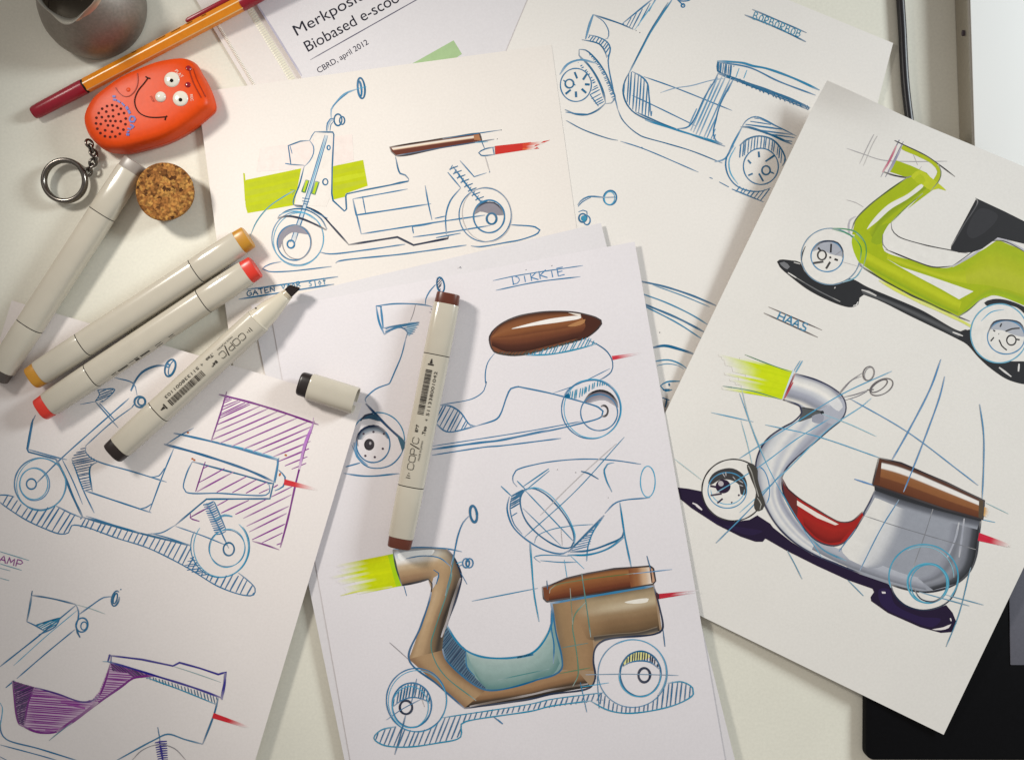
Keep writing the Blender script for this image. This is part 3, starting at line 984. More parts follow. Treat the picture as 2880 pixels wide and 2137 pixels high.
g.B("N:1680 800 1800 850 2000 862 O:150 857 270 820 400 640", "N:1760 1000 1840 1100 2203 1040 O:300 1020 430 985 480 900", ['a9bab6', '9ab0ac', '86a09c', '5f8583'])
g.F("N:1535 625 1600 725 1685 803 1670 870 1700 950 1840 1105 1740 1060 1600 960 1510 850 1500 770", '5a7488')
g.H("N:1535 625 1600 725 1685 803 1670 870 1700 950 1840 1105 1740 1060 1600 960 1510 850 1500 770", 52, 17, 10, '1f3f5c')
g.L("N:1535 610 1600 720 1680 800 1800 850 2000 862 2203 832 O:150 857 270 820 350 740 410 620 425 520 410 430", 12, BL)
g.L("N:1500 790 1520 860 1620 970 1840 1108 2203 1040 O:300 1030 440 990 495 945 495 850 450 660 420 440", 11, DB)
g.L("O:420 440 415 620 435 760 430 905", 8).L("O:0 1030 400 945", 6, '3f7f80').L("N:1680 810 1690 930 1750 1000", 7)
g = p.sub("seat")
g.F("O:345 310 400 300 530 245 700 205 900 170 1170 150 1195 160 1215 200 1222 270 1200 290 900 340 700 375 380 425 355 400", '985620', sharp=True)
g.B("O:400 300 530 247 700 207 900 172 1170 152", "O:380 422 600 390 800 357 1000 322 1200 288", ['6a3c1c', 'a06428', '94541c', '864616', '703210', '48200e'])
g.F("O:348 312 400 302 395 420 355 400", '7c3f1c', sharp=True)
g.B("O:1188 156 1195 220 1200 284", "O:1010 163 1020 250 1030 316", ['e6d6c6', 'd0a880', '9c602c', '864616'])
g.F("O:1170 155 1200 165 1220 270 1190 280", 'c89470', sharp=True)
g.L("O:345 312 400 300 530 245 700 205 900 170 1180 150 1205 170 1222 265 1200 290 1000 325 700 375 380 425 355 400 345 312", 10, '2a1f20', press=.1, sharp=True)
g.L("O:1180 150 1195 280", 9, '2a1f20').L("O:410 438 700 388 1000 338 1205 303", 13, '2b79a4').L("O:400 360 405 330 440 300 700 250 1060 205", 6, '5f6a3a')
g.L("O:1050 208 1350 175", 6, '5f8fb8').L("O:1155 70 1185 180", 8, DB)
g = p.sub("tail_light_streak")
g.beam("O:1235 365 1245 405 1560 335 1560 352", 6, 'c42a3a', 'b8283a', .5)
g.F("O:1228 350 1250 368 1252 402 1232 408", '4a2730')
g = p.sub("wheel")
g.E("N", 1298, 1185, 233, 245, 0, 7).E("N", 1305, 1195, 225, 238, 0, 4, LB)
g.H("N:1112 1235 1130 1160 1190 1085 1265 1055 1340 1075 1392 1130 1412 1210 1350 1180 1265 1165 1180 1190", 80, 22, 11, DB)
g.E("N", 1262, 1225, 152, 172, 0, 9).L("N:1112 1240 1180 1190 1265 1165 1350 1180 1412 1215", 7).E("N", 1250, 1240, 140, 160, 0, 5, LB)
g.E("N", 1217, 1242, 48, 52, 0, 13, NV).L("N:1300 1020 1260 1200", 6).L("N:1215 1300 1170 1470 1130 1608", 8, DB).L("N:1065 1340 1180 1260 1330 1180", 5).L("N:1340 1180 1362 1240", 5, LG)
g.L("N:1090 740 1235 870", 5, GR)
g = p.sub("wheel")
g.F("O:968 930 1000 860 1060 818 1140 815 1180 850 1080 885 1000 905", 'dcd890')
g.H("O:965 932 1000 860 1060 815 1140 810 1210 860 1255 950 1180 895 1080 885 1000 910", 86, 20, 11, NV)
g.E("O", 1045, 980, 268, 262, 0, 6, '5f8fb0').E("O", 1050, 975, 255, 255, 0, 4, LB, -40, 120)
g.E("O", 1105, 983, 158, 175, 0, 10, DB).E("O", 1100, 1000, 160, 160, 0, 6, LB, 170, 370).L("O:970 925 1000 905 1080 883 1180 893 1255 948", 8)
g.E("O", 1135, 993, 45, 55, 0, 14, NV).L("O:680 990 1000 985 1400 995", 5, '6f8fa8')
for q, wd, c in (("1280 640 1295 772", 7, DB), ("650 205 690 480 720 700", 7, '4a7a70'), ("680 430 600 520 580 620 600 750 620 900 620 1000 580 1080", 7, '55806a'),
                 ("500 780 700 745", 6, '5a7a70'), ("480 980 720 935", 6, '5a7a58'), ("640 1050 690 1280", 5, BL), ("560 320 580 600", 5, '6a7a60'),
                 ("770 1000 785 1250", 5, BL), ("640 1085 860 1052", 5, LB), ("310 320 -200 420", 6, BL), ("380 260 385 330", 7, DB)):
    g.L("O:" + q, wd, c)
g = p.sub("ground_shadow")
SH1 = "N:970 1480 1020 1420 1150 1385 1200 1410 1300 1430 1420 1400 1500 1320 2203 1212 O:400 1182 800 1130 815 1185 0 1300 N:1680 1352 1645 1372 1640 1470 1450 1520 1200 1550 1030 1530"
g.H(SH1, 68, 36, 9, '2a6a94', jit=.12, sharp=True)
g.L("N:1140 1390 1020 1420 968 1480 1030 1530 1200 1550 1450 1520 1640 1470 1645 1372 1680 1352 2203 1268 O:400 1235 715 1192", 8, TE)
g.L("N:1500 1322 2203 1212 O:400 1182 815 1128", 6, TE)
g.H("O:800 1130 900 1210 1050 1240 1200 1190 1280 1100 1335 1050 1430 1045 1510 1092 1515 1140 1430 1200 1260 1255 1000 1290 850 1262 780 1200", 84, 34, 9, '2a6a94', jit=.12)
g.L("O:1320 1055 1430 1045 1510 1092 1515 1140 1430 1200 1260 1255 1000 1288 850 1262 715 1190", 8, TE)
g.L("N:1890 1310 1965 1372", 8).L("O:0 1335 40 1370", 7)
g = p.sub("mirror")
g.E("J", 1740, 1225, 26, 64, -8, 15, DB).L("J:1705 1240 1660 1290 1620 1390 1590 1530 1565 1620", 8)
g.E("J", 1682, 1605, 27, 36, 0, 8).E("J", 1708, 1605, 28, 36, 0, 8).E("J", 1695, 1608, 12, 22, 0, 8, DB).L("N:1610 128 1650 115", 8, LB).L("N:1620 150 1655 140", 6)
# ------------------------------------------------------------------ lower left sheet with purple shading
s4 = Sheet("sketch_sheet", "pinkish white sheet lettered AMP with purple shaded scooters at lower left", "sheet",
           [(33, 845), (1018, 1135), (690, 2230), (-390, 2230)], (.014, .014, .068), 'e9e1de', GS)
p = s4.part("scooter_sketch")
p.L("I:280 990 470 800 1000 330", 8).L("I:660 700 860 520 1030 395", 7)
p.L("I:430 795 500 930 560 1080 640 1250", 14, DB).L("I:480 800 560 960 640 1150", 7).L("I:640 1250 850 1310 1090 1375 1400 1450 1480 1470", 12, DB).L("I:665 1240 850 1300 1090 1372", 7)
p.L("I:1345 720 1270 900 1155 1210", 8).L("I:1275 870 1230 930 1160 940", 8).L("I:1175 1145 1130 1175 1070 1187", 8)
p.L("I:1490 820 1900 930 2080 985 2118 990 2090 1107 1600 1110 1550 1150 1360 1310", 10, DB, sharp=True).L("I:1360 1310 1250 1370 1140 1380", 7)
p.L("I:1490 820 1450 900 1420 1020 1440 1055 1700 1065 2060 1078 2085 1060 2085 1000 2060 980", 8)
p.L("I:1360 1320 1560 1390 1760 1470", 7).L("I:890 170 1035 218 1062 310", 7).L("I:620 378 735 356", 5).L("J:230 885 280 940 265 1012 200 1045", 9)
for x, y in ((1455, 595), (1490, 798), (1505, 808)):
    p.disc("I", x, y, 9, 8, 0, 'b5653a')
p.disc("J", 240, 920, 8, 14, 20, 'b5653a').disc("J", 286, 770, 11, 8, 30, 'b5653a')
g = p.sub("front_shield")
g.L("I:275 460 245 520 210 720 220 745 430 800 460 830", 10, DB, sharp=True).L("I:255 490 215 730", 15, '2f6f9a').L("I:215 725 470 795 520 805", 8)
g.L("I:735 352 915 558", 9, DB).L("I:770 368 890 500", 8)
g.H("I:755 265 890 262 850 310 790 360 742 350 772 300", 22, 17, 9, DB, sharp=True).L("I:755 265 890 262 850 312 790 362", 8).L("I:755 265 772 300 738 352", 7)
g = p.sub("leg_panel")
g.H("I:555 800 660 705 665 740 700 780 760 820 720 830 695 890 700 960 715 1055 645 1040 600 920", 12, 19, 9, '1c5580')
g.L("I:665 700 660 735 690 780 760 820 1020 895 1290 978", 8).L("I:760 820 705 850 693 900 715 1052", 10, DB).L("I:555 800 645 1040 730 1218", 8).L("I:645 1040 900 1125 1172 1215", 9)
g = p.sub("seat")
g.L("I:1345 600 1500 632 1750 692 2150 808", 12).L("I:1750 685 1950 735 2160 800", 6, LB).L("I:1270 685 1500 747 1900 878 2115 972", 19, '155f8c')
g.L("I:1280 692 1390 620 1500 560", 6).L("I:2148 800 2150 840 2120 985", 15, '2f7ba8').L("I:2160 790 2150 880 2130 985", 6)
g = p.sub("cargo_box_hatching")
HB = "I:1740 315 2432 512 2362 870 2300 900 2160 830 2150 790 1635 660"
g.H(HB, 23, 50, 8, '86208f', jit=.15, sharp=True)
g.H("I:1740 320 1950 380 1680 560", 25, 30, 8, '86208f', sharp=True)
g.H("I:1575 850 1660 850 2080 985 2080 1070 1518 1052", 28, 62, 8, '86208f', sharp=True)
g.H("I:1690 1120 2095 1110 2125 990 2200 1020 2280 960 2170 1470 1960 1435 1935 1380 1880 1250 1820 1225 1720 1235 1680 1150", 26, 60, 8, '86208f', jit=.15, sharp=True)
g.L("I:1695 300 1950 365 2203 443 2467 535", 12, PU).L("I:1757 278 1700 470 1635 662", 9, PU)
g.L("J:507 505 440 700 372 950 305 1250 243 1485", 11, PU).L("J:495 530 430 700 390 880", 22, 'b070c0', press=.4).L("J:28 1435 130 1465 235 1502", 9, PU).L("I:1590 820 1515 1052", 8, PU)
g.L("I:1640 1160 1475 1250", 8, PU).L("I:1475 1222 1474 1255 1545 1282", 8, PU).L("J:500 480 490 560", 4, 'b070c0')
g = p.sub("tail_light_streak")
g.beam("J:276 955 270 1000 548 1030 545 1052", 6, 'cc3038', 'd23a40', .6, .2)
g = p.sub("shock_absorber")
g.L("I:1600 1140 1690 1320 1772 1490", 8)
for i in range(15):
    t = i / 14
    x, y = 1617 + 95 * t, 1140 + 230 * t
    g.L(f"I:{x-44} {y+14} {x-8} {y+10} {x+38} {y-12}", 9 if i % 4 else 14, '1c6a9a')
g.L("I:1665 1265 1740 1235 1800 1245", 13, '4f93b5')
g.L("I:1660 1130 1752 1350", 8)
g = p.sub("wheel")
g.E("I", 1772, 1497, 42, 50, 0, 10, DB).E("I", 1758, 1490, 140, 142, 0, 5).E("I", 1760, 1490, 134, 150, 20, 4, LB).E("I", 1705, 1478, 228, 238, 0, 6, BL, 150, 400).E("I", 1712, 1480, 212, 232, 0, 5, LB, 140, 410)
g = p.sub("wheel")
g.E("I", 312, 993, 200, 200, 0, 8, '4a7fa5').E("I", 318, 998, 188, 204, 15, 4, LB).E("I", 268, 995, 116, 126, 0, 7, '5f8fb8').E("I", 262, 992, 108, 120, 0, 5, LB).E("I", 243, 993, 38, 40, 0, 9)
g = p.sub("mirror")
g.L("I:1015 275 1040 210 1100 130 1200 82 1295 76", 13, DB).E("I", 1318, 95, 38, 68, 18, 11, DB).E("I", 1330, 95, 20, 58, 20, 6).E("I", 1300, 78, 14, 12, 0, 10)
g.L("I:1012 270 1038 225", 16)
g = p.sub("grip")
g.E("I", 1083, 358, 42, 42, 0, 12, DB).E("I", 1095, 355, 28, 30, 0, 10, DB).L("I:1045 370 1020 400", 8)
g = p.sub("ground_shadow")
g.H("I:-20 1080 110 1090 180 1170 290 1195 420 1160 640 1250 590 1300 560 1310 530 1370 470 1380 350 1340 200 1270 60 1180 -20 1120", 58, 44, 10, '1c6a9a', sharp=True, jit=.15)
g.H("I:640 1255 1090 1378 1400 1452 1480 1472 1500 1560 1570 1680 1700 1712 1820 1690 1900 1722 1970 1800 1965 1850 1900 1855 1700 1790 1450 1640 1150 1490 900 1410 600 1318", 62, 42, 10, '1c6a9a', sharp=True, jit=.15)
g.L("I:-20 1120 60 1180 200 1270 350 1340 470 1380 530 1370 555 1315 640 1320 900 1410 1150 1490 1450 1640 1700 1790 1900 1855 1965 1850 1975 1800 1900 1722 1845 1680", 7)
g.L("I:-20 1078 60 1080 110 1092", 8).L("I:430 1160 560 1225 640 1255", 8).L("I:1170 1375 1300 1410 1480 1472", 8)
g.H("I:1430 1640 1490 1560 1560 1640 1640 1710 1560 1700", 8, 20, 8, '1c6a9a')

p2 = s4.part("title_lettering")
p2.L("M:-30 28 225 106", 5, '6f9fb0').L("M:-30 122 168 182", 5, '6f9fb0').L("M:-20 160 80 186", 5, '6f9fb0').L("M:-20 236 72 262", 5, '6f9fb0')
p2.T("M", "LAMP", -68, 96, 180, 168, 54, 9, '8a2a8a', .82)
p = s4.part("scooter_sketch")
p.L("M:-10 935 300 690 470 550 590 450", 8).L("M:105 920 360 690 600 490", 4, LB).L("M:130 1020 350 830 580 640", 7)
p.L("M:590 450 608 500 605 560 590 610 620 705", 8).L("M:45 1090 110 1035", 9)
p.L("M:1690 1170 1660 1290 1570 1527", 11, DB).L("M:1570 1527 1430 1490 1300 1450 1200 1492 900 1655", 9, '2f7399')
p.L("M:0 1340 10 1440 50 1490 300 1562 600 1655", 8).L("M:0 1532 300 1612 450 1655", 6).L("M:0 1205 18 1240 5 1375", 5, LB).L("M:-10 1620 60 1655", 5)
g = p.sub("headlamp")
g.L("M:245 375 400 400 585 445", 9, DB).L("M:585 445 700 478 815 520", 5, '9db5b8').L("M:245 375 228 480 208 580", 15, '1f6a90').L("M:250 340 243 380", 9, DB)
g.L("M:210 580 275 610 340 650", 8).L("M:280 605 465 550", 11, DB).L("M:465 552 430 615 300 682", 9).H("M:280 605 465 550 430 610 345 655", 28, 15, 9, TE, sharp=True)
g.L("M:350 650 400 600", 14, DB)
g = p.sub("mirror")
g.L("M:610 525 700 460 805 392 870 386", 8).E("M", 895, 400, 28, 60, 14, 10, DB, 60, 380).E("M", 893, 400, 14, 42, 14, 8, DB)
g.disc("M", 936, 330, 5, 5, 0, '2f7399')
g = p.sub("grip")
g.E("M", 635, 605, 46, 55, 10, 9).E("M", 650, 612, 24, 32, 10, 7).L("M:590 625 600 665 620 700", 16, DB)
g = p.sub("purple_panel")
g.F("M:95 1040 270 1085 640 1200 720 1180 770 1120 855 905 1200 995 1100 1003 1030 1020 940 1080 760 1205 600 1320 440 1435 330 1440 190 1388 150 1370", 'c6a8c2', sharp=True)
g.F("M:93 1035 268 1088 222 1200 190 1388 148 1372 120 1250", '7b5480', sharp=True)
g.F("M:855 900 1195 997 1040 1020 985 975 870 958", '7d5684', sharp=True)
for q in ("400 1165 700 1238", "470 1200 660 1250", "300 1130 520 1170", "350 1420 480 1405"):
    g.L("M:" + q, 22, 'a050a0', press=.45)
g.H("M:95 1040 270 1085 640 1200 720 1180 770 1120 855 905 1200 995 1100 1003 1030 1020 940 1080 760 1205 600 1320 440 1435 330 1440 190 1388 150 1370", -4, 17, 8, '7f2486', sharp=True, jit=.2)
g.H("M:93 1035 268 1088 222 1200 190 1388 148 1372 120 1250", 24, 14, 9, '3f2658', sharp=True)
g.H("M:855 900 1195 997 1040 1020 985 975 870 958", -40, 14, 9, '3f2658', sharp=True)
g.L("M:95 1035 150 1375 200 1395", 8, PU).L("M:270 1085 222 1200 186 1395", 9, PU).L("M:150 1372 260 1425 340 1440 440 1430 600 1322 760 1208 940 1082 1030 1018 1110 1003 1210 1000", 13, PU)
g.L("M:440 1432 620 1310 760 1200", 26, '7a2080', press=.35).L("M:855 905 820 1030 770 1150 720 1200", 11, PU).L("M:270 1088 450 1140 640 1202 720 1188 770 1150", 10, '4f2f80').L("M:380 1500 440 1450 560 1360", 6, '4f7f90')
g = p.sub("seat")
g.L("M:840 840 1100 872 1340 922 1390 896 1550 940 1690 987 1750 970 1720 1185", 11, IN, sharp=True).L("M:830 888 1000 935 1200 997 1500 1090 1720 1170", 12, IN)
g.L("M:852 832 835 890", 17, IN).L("M:862 845 858 905", 7, IN).L("M:1742 975 1740 1050 1715 1180", 22, IN).L("M:1345 925 1500 975 1710 1048", 5, '8fa9ae').L("M:795 888 870 890", 5, TE)
g.H("M:1150 1000 1450 1085 1692 1165 1672 1215 1400 1110 1130 1020", 104, 22, 8, '2f6080', jit=.12, sharp=True).L("M:1130 1010 1400 1108 1670 1218", 7, TE)
g = p.sub("tail_light_streak")
g.beam("M:1655 1285 1643 1325 1930 1388 1925 1408", 7, 'c82030', 'd03038', .5, .15)
g = p.sub("shock_absorber")
g.L("M:1222 1395 1240 1500", 6)
for i in range(9):
    y = 1505 + i * 18
    g.L(f"M:{1200+i*3} {y+12} {1250+i*2} {y+2} {1292+i*1} {y}", 15, IN)
g.L("M:1235 1500 1262 1655", 16, IN)
g = p.sub("wheel")
g.L("M:1020 1655 1100 1575 1230 1530 1350 1560 1445 1655", 5, GR)

# ------------------------------------------------------------------ large right hand sheet
def curl(u, v):
    a = max(0.0, 1 - u / .30) * max(0.0, 1 - v / .05)
    return .05 * a * a * (3 - 2 * a)
s6 = Sheet("sketch_sheet", "tilted cream sheet headed HAAS with lime scooter above grey scooter", "sheet",
           [(2318, 235), (3330, 656), (2654, 2065), (1667, 1583)], (.014, .135, .088), 'e7e2dc', GS, curl)
p = s6.part("scooter_sketch")
g = p.sub("ground_shadow")
g.F("H:290 650 310 635 400 640 470 655 500 720 600 800 720 825 850 780 1000 850 1400 1020 1720 1190 1780 1175 1800 1190 1830 1290 1950 1410 2100 1420 2260 1440 2260 1590 2100 1572 1950 1480 1850 1390 1760 1290 1690 1250 1300 1060 1100 960 960 908 930 930 920 980 870 1003 790 990 550 880 400 770 310 690", '2a2a2d')
g.B("H:940 868 1150 940 1450 1070 1720 1205", "H:960 905 1150 978 1450 1120 1690 1240", ['3a3a3c', '5a5a5c', '2f2f32'])
g.L("H:375 735 440 775", 12, 'd8d4d0').L("H:440 775 600 870 780 960", 7, '6a6a6c').L("H:945 868 1000 885 1060 915", 14, 'c8c4c0').L("H:880 992 905 985 918 960", 8, 'e0dcd8')
g.L("H:735 850 742 854", 14, 'c8c4c0').L("H:420 655 470 668", 8, 'c8c4c0').L("H:1650 1195 1730 1225", 12, 'd8d4d0')
g.L("H:2010 1468 2105 1540", 13, 'd8d4d0').L("H:2165 1440 2160 1500", 22, 'e0dcd8').F("H:310 660 345 650 390 690 370 710", '77777a')
g = p.sub("guide_lines")
for q, wd, c in (("965 960 1160 1075", 6, '8a868a'), ("1095 940 1000 1120 930 1270", 6, 'b5b0b0'), ("1130 960 1040 1100 960 1285", 5, 'c0bbb8'), ("830 1150 960 1195 1100 1240 1300 1252 1610 1250", 5, 'aaa6a8'),
                 ("1265 1030 1180 1200 1095 1372", 8, '8f8a9a'), ("1270 1095 1200 1240 1130 1372", 9, '77728a'), ("830 1550 900 1570 960 1605", 5, 'b5b0b0'), ("1410 1290 1330 1400", 4, LG), ("1340 1180 1380 1280", 4, LG)):
    g.L("D:" + q, wd, c)
g = p.sub("body")
g.F("D:1160 1330 1205 1240 1330 1285 1450 1340 1500 1400 1540 1400 1540 1440 1300 1620 H:1420 120 1280 240 1170 350 1112 440 1108 500 1140 560 1350 640 1500 690 1650 685 1900 550 2000 480 2260 590 2260 1010 2060 920 1960 908 1860 950 1780 1020 1690 1080 1500 1000 1300 890 1100 780 960 680 880 560 870 450 900 320 1000 220 1140 110 1300 0", 'a6b60a', sharp=True)
g.F("D:1265 1125 1400 1190 1500 1240 1552 1310 1556 1360 1520 1440 1488 1425 1532 1330 1490 1272 1380 1212 1252 1150", 'b2bd14')
g.B("H:990 400 1080 270 1200 170 1420 60", "H:1050 500 1090 380 1180 290 1340 170 1480 60", ['b6c214', '9cae0e', '8a9e10', '98ac10'])
g.F("H:1170 352 1112 440 1108 500 1060 520 1020 500 1050 420 1100 370", '95ab14')
g.B("H:960 560 1100 640 1350 760 1600 900 1720 960", "H:985 690 1200 810 1500 970 1690 1055", ['b7c016', 'bec71c', 'aab60f', '8fa812'])
g.B("H:1150 580 1350 660 1550 710 1700 690", "H:1140 630 1400 720 1700 810 1900 820", ['a2b80e', 'b0bb10', 'bcc420', 'b6c01a'])
g.B("H:1740 690 1950 530 2250 640", "H:1760 820 1950 840 2250 940", ['a4b60a', 'b0ba16', 'b8be2a', 'b0b920'])
g.B("H:1690 1070 1850 900 1960 850 2250 920", "H:1700 1078 1860 952 1960 910 2255 1008", ['a6b20f', '98b012', 'a5bc10'])
g.F("D:1390 1320 1500 1390 1600 1478 1540 1462 1480 1475 1400 1420 1330 1370", 'c0c824')
g.F("D:1400 1350 1440 1400 1400 1430 1350 1390", 'b4c018')
g.F("H:985 402 1030 330 1150 210 1300 128 1410 50 1425 62 1310 160 1170 245 1060 345 995 395", 'e9e5df')
g.F("H:1140 627 1250 690 1500 772 1812 880 1700 942 1560 862 1350 752 1210 672", 'e9e5df', sharp=True)
g.F("H:1120 565 1350 645 1500 693 1645 690 1760 600 1600 590 1400 512 1220 450 1180 400 1170 350 1112 440 1108 500", 'e7e2dc')
g.L("D:1165 1072 1265 1120 1450 1210 1530 1265 1670 1370", 7, BK).L("D:1540 1270 1560 1330 1550 1390 1480 1480", 6, '55603a').L("D:1110 1330 1200 1360 1305 1375 1330 1365", 10, BK)
g.L("D:1215 1130 1165 1240 1108 1335", 13, 'c2607a').L("D:1160 1330 1205 1240 1250 1150", 14, '8f8aa5')
g.L("D:1300 1375 H:1140 110 1000 220 900 325 870 400", 8, '4d5a2a').L("H:900 300 855 330 845 400 870 500", 16, 'a9a4b0', press=.3).L("H:865 520 900 620 950 690", 13, '9a96a5')
g.L("H:1130 555 1350 643 1500 692 1600 690 1655 683", 8, BK).L("H:1650 690 1820 590 1990 470 2260 590", 15, 'b9b6be').L("H:1645 685 1990 485 2260 600", 6, '4a4a4e')
g.L("H:930 678 1100 785 1300 895 1500 1000 1785 1112", 9, BK).L("H:1080 795 1300 915 1700 1100 1830 1172", 24, 'd9dc5a', press=.2).L("H:950 690 1200 840 1500 985 1690 1075", 7, '3f4a1c')
g.L("H:1175 345 1180 400 1225 452 1400 512 1640 562 1770 586", 6, '37363a').L("H:1110 440 1112 520 1150 560", 6, '77777a').L("H:1690 1080 1780 1020 1860 950 1900 930", 7, '55603a')
g.L("H:1420 120 1280 240 1175 345", 7, '6f8a20')
g = p.sub("seat")
g.F("H:1835 160 2050 260 2260 365 2260 525 2000 463 1880 550 1800 578 1700 580 1638 556 1640 525", '29282b', sharp=True)
g.F("H:1860 240 2000 290 1950 380 1800 470 1760 430", '343337').L("H:1830 155 1845 185 1735 370 1640 530", 7, '4a494d')
g = p.sub("wheel")
g.disc("H", 705, 612, 222, 210).disc("H", 870, 500, 55, 60, 0, None)
g.F("H:560 575 600 520 660 488 730 490 790 550 800 610 760 605 700 590 640 560 600 560", 'abadb6')
g.E("H", 705, 610, 228, 218, 0, 6, '6f8fa8').L("H:720 392 820 398 900 420 970 500 982 580 960 680", 8, '3f8f5a').L("H:720 400 830 430 910 490 942 570 930 650", 8, '3f8f6a').L("H:960 680 900 770 800 810", 8, '5f9fb5')
g.E("H", 678, 608, 125, 120, 0, 8, '4f88b0').L("H:570 560 620 505 690 490 760 505 800 570 795 620", 10, NV)
g.L("H:510 532 490 580 480 640", 7, BK).E("H", 638, 600, 33, 36, 0, 10, BK)
for q in ("710 512 706 580", "608 542 632 570", "570 662 650 650", "702 652 670 705", "735 630 762 640", "700 610 705 625"):
    g.L("H:" + q, 12, BK, taper=False)
g.L("H:790 565 740 600", 6, GR)
g.F("H:870 470 900 440 960 520 980 590 960 670 930 660 900 610 875 540", 'aac016')
g.L("H:905 430 970 500 982 580 962 675", 8, '3f8f3a').L("H:880 450 940 540 935 640", 7, '3f8f3a')
g.L("H:790 650 930 690", 4, LG)
g = p.sub("wheel")
g.F("H:1895 968 1960 940 2080 950 2260 1040 2260 1100 2150 1005 2000 982 1935 1000", '2a2a2d')
g.disc("H", 2012, 1205, 220, 225)
g.F("H:1940 1170 1980 1120 2080 1100 2160 1120 2210 1190 2210 1230 2120 1215 2030 1180", 'b2b4bc')
g.E("H", 2012, 1205, 222, 228, 0, 8, '5fa5c0').E("H", 2065, 1235, 145, 130, 0, 8, '4f88b0').L("H:1925 1200 1970 1120 2080 1102 2170 1125 2215 1200", 10, NV).E("H", 2105, 1258, 36, 38, 0, 9, BK)
for q in ("2030 1128 2018 1155", "1965 1180 1980 1190", "2060 1190 2110 1170 2170 1165", "1945 1265 1970 1235", "2010 1255 2030 1300 2070 1335", "2140 1250 2170 1255", "2005 1208 2010 1210"):
    g.L("H:" + q, 9, BK, taper=False)
g.L("H:1720 1190 1750 1180 1770 1185", 12, BK).L("H:1870 1110 1950 1040 2050 1020", 6, LB)
g = s6.part("title_lettering")
g.L("H:225 1000 640 1180", 7, '3f3238').L("H:188 1047 607 1236", 8, '3f3238')
g.T("H", "HAAS", 290, 1092, 520, 1196, 62, 12, '1f7fa8', .85)

p = s6.part("scooter_sketch")
g = p.sub("ground_shadow")
g.F("K:1395 1020 1480 1030 1580 1050 1620 1150 1700 1250 1830 1285 1950 1270 2010 1235 2110 1300 L:260 1330 400 1440 560 1540 800 1640 Q:1170 280 1200 345 1280 430 1400 485 1540 472 1600 450 1650 510 1682 590 1640 660 1560 666 1400 622 1150 512 1020 420 1015 390 1042 350 1030 325 840 258 600 148 360 28 L:200 1415 180 1440 130 1440 K:1990 1438 1880 1400 1700 1310 1500 1180 1415 1110", '221432', sharp=True)
g.F("K:1590 1230 1700 1300 1900 1330 2050 1360 1950 1390 1800 1340", '281a3e').F("Q:1080 330 1160 330 1200 440 1400 540 1560 560 1500 620 1300 560 1100 450", '291a44')
g.L("K:1508 1140 1540 1155 1582 1192", 12, 'e0d8d8').L("K:1535 1160 1582 1195", 10, 'e0d8d8').F("Q:1100 346 1130 348 1132 362 1105 362", 'e0d8d8').F("Q:1490 640 1580 622 1640 598 1620 628 1560 645", 'e8e0dc').L("Q:1632 552 1640 575", 10, 'e0d8d8')
g = p.sub("headlamp_beam")
g.beam("L:410 120 330 338 -190 -40 -140 260", 15, 'c9da08', 'd2e010', .42, .4)
g.L("L:40 -8 250 75 410 130", 6, '3f7f50').L("L:-130 235 100 275 325 340", 6, '3f7f70')
g = p.sub("wheel")
g.disc("K", 1825, 1040, 240, 236)
g.F("K:1630 990 1660 920 1730 880 1820 872 1900 920 1932 1000 1912 1082 1880 1072 1868 1000 1800 962 1720 962 1650 1000", '3f3d3f')
g.E("K", 1825, 1040, 243, 238, 0, 8, BK).E("K", 1778, 1042, 150, 138, 0, 7, '3f88b0').E("K", 1780, 1035, 130, 115, 0, 5, LB, 180, 360)
g.disc("K", 1745, 1012, 58, 54, 0, '2a1b35').disc("K", 1728, 990, 22, 20, 30, 'b8b0b5')
for q, wd in (("1645 1008 1695 1018", 14), ("1648 1082 1735 1068", 15), ("1700 1142 1742 1106", 16), ("1808 1132 1815 1140", 12), ("1862 1075 1872 1085", 12)):
    g.L("K:" + q, wd, '2f1f3a', taper=False)
for q in ("1740 910 1760 940", "1820 935 1840 960", "1860 960 1900 985", "1870 1000 1900 1010", "1765 900 1768 930"):
    g.L("K:" + q, 8, 'a9a6a8')
g = p.sub("body")
g.sat = .85
GRY = '9a9da8'
g.disc("Q", 1428, 235, 262, 252)
g.L("Q:1172 290 1200 370 1280 450 1420 490 1560 460 1640 400 1695 285", 9, NV)
OUTER = "L:350 345 470 395 480 450 420 510 330 560 220 640 150 750 125 860 145 1000 190 1140 280 1300 400 1425 560 1530 750 1610"
INNER = "L:430 138 640 210 780 295 825 400 790 490 690 580 560 690 400 830 325 960 330 1080 400 1220 520 1370 650 1470 850 1560"
g.B(OUTER, INNER, ['8f92a2', 'cfcfd2', 'e2dedb', 'c3c4cb', 'e0dcd8', 'b0b2bf', '9a9cac', 'b5b6c0'], n=60)
g.B("L:340 335 470 375 600 440 660 440", "L:430 138 620 200 740 270 815 360", ['e6dfd4', '8f919f', 'a5a7b6', 'c8c9d0', 'efe9e2', 'd9d6d4', '85879a'], n=30)
g.F("L:620 420 720 380 800 330 830 400 800 480 720 530 640 490", 'b0b2bf').F("L:690 360 760 330 800 400 770 430", 'dcdadb')
g.F("L:478 398 560 418 645 435 630 465 560 480 450 512 480 455", '55585a').F("L:560 470 650 450 640 520 560 510", '9a9cab')
g.F("L:1055 1030 970 1220 900 1340 800 1480 720 1520 840 1640 930 1690 1170 1772 1400 1830 1600 1800 1700 1750 1790 1660 1835 1480 1865 1270 1480 1170", GRY, sharp=True)
g.B("L:560 1500 760 1600 1000 1690 1250 1770 1450 1815", "L:600 1420 850 1530 1050 1600 1250 1680 1400 1720", ['7d7f8a', '9a9ca8', 'b0b2bd', 'b4b6c0'])
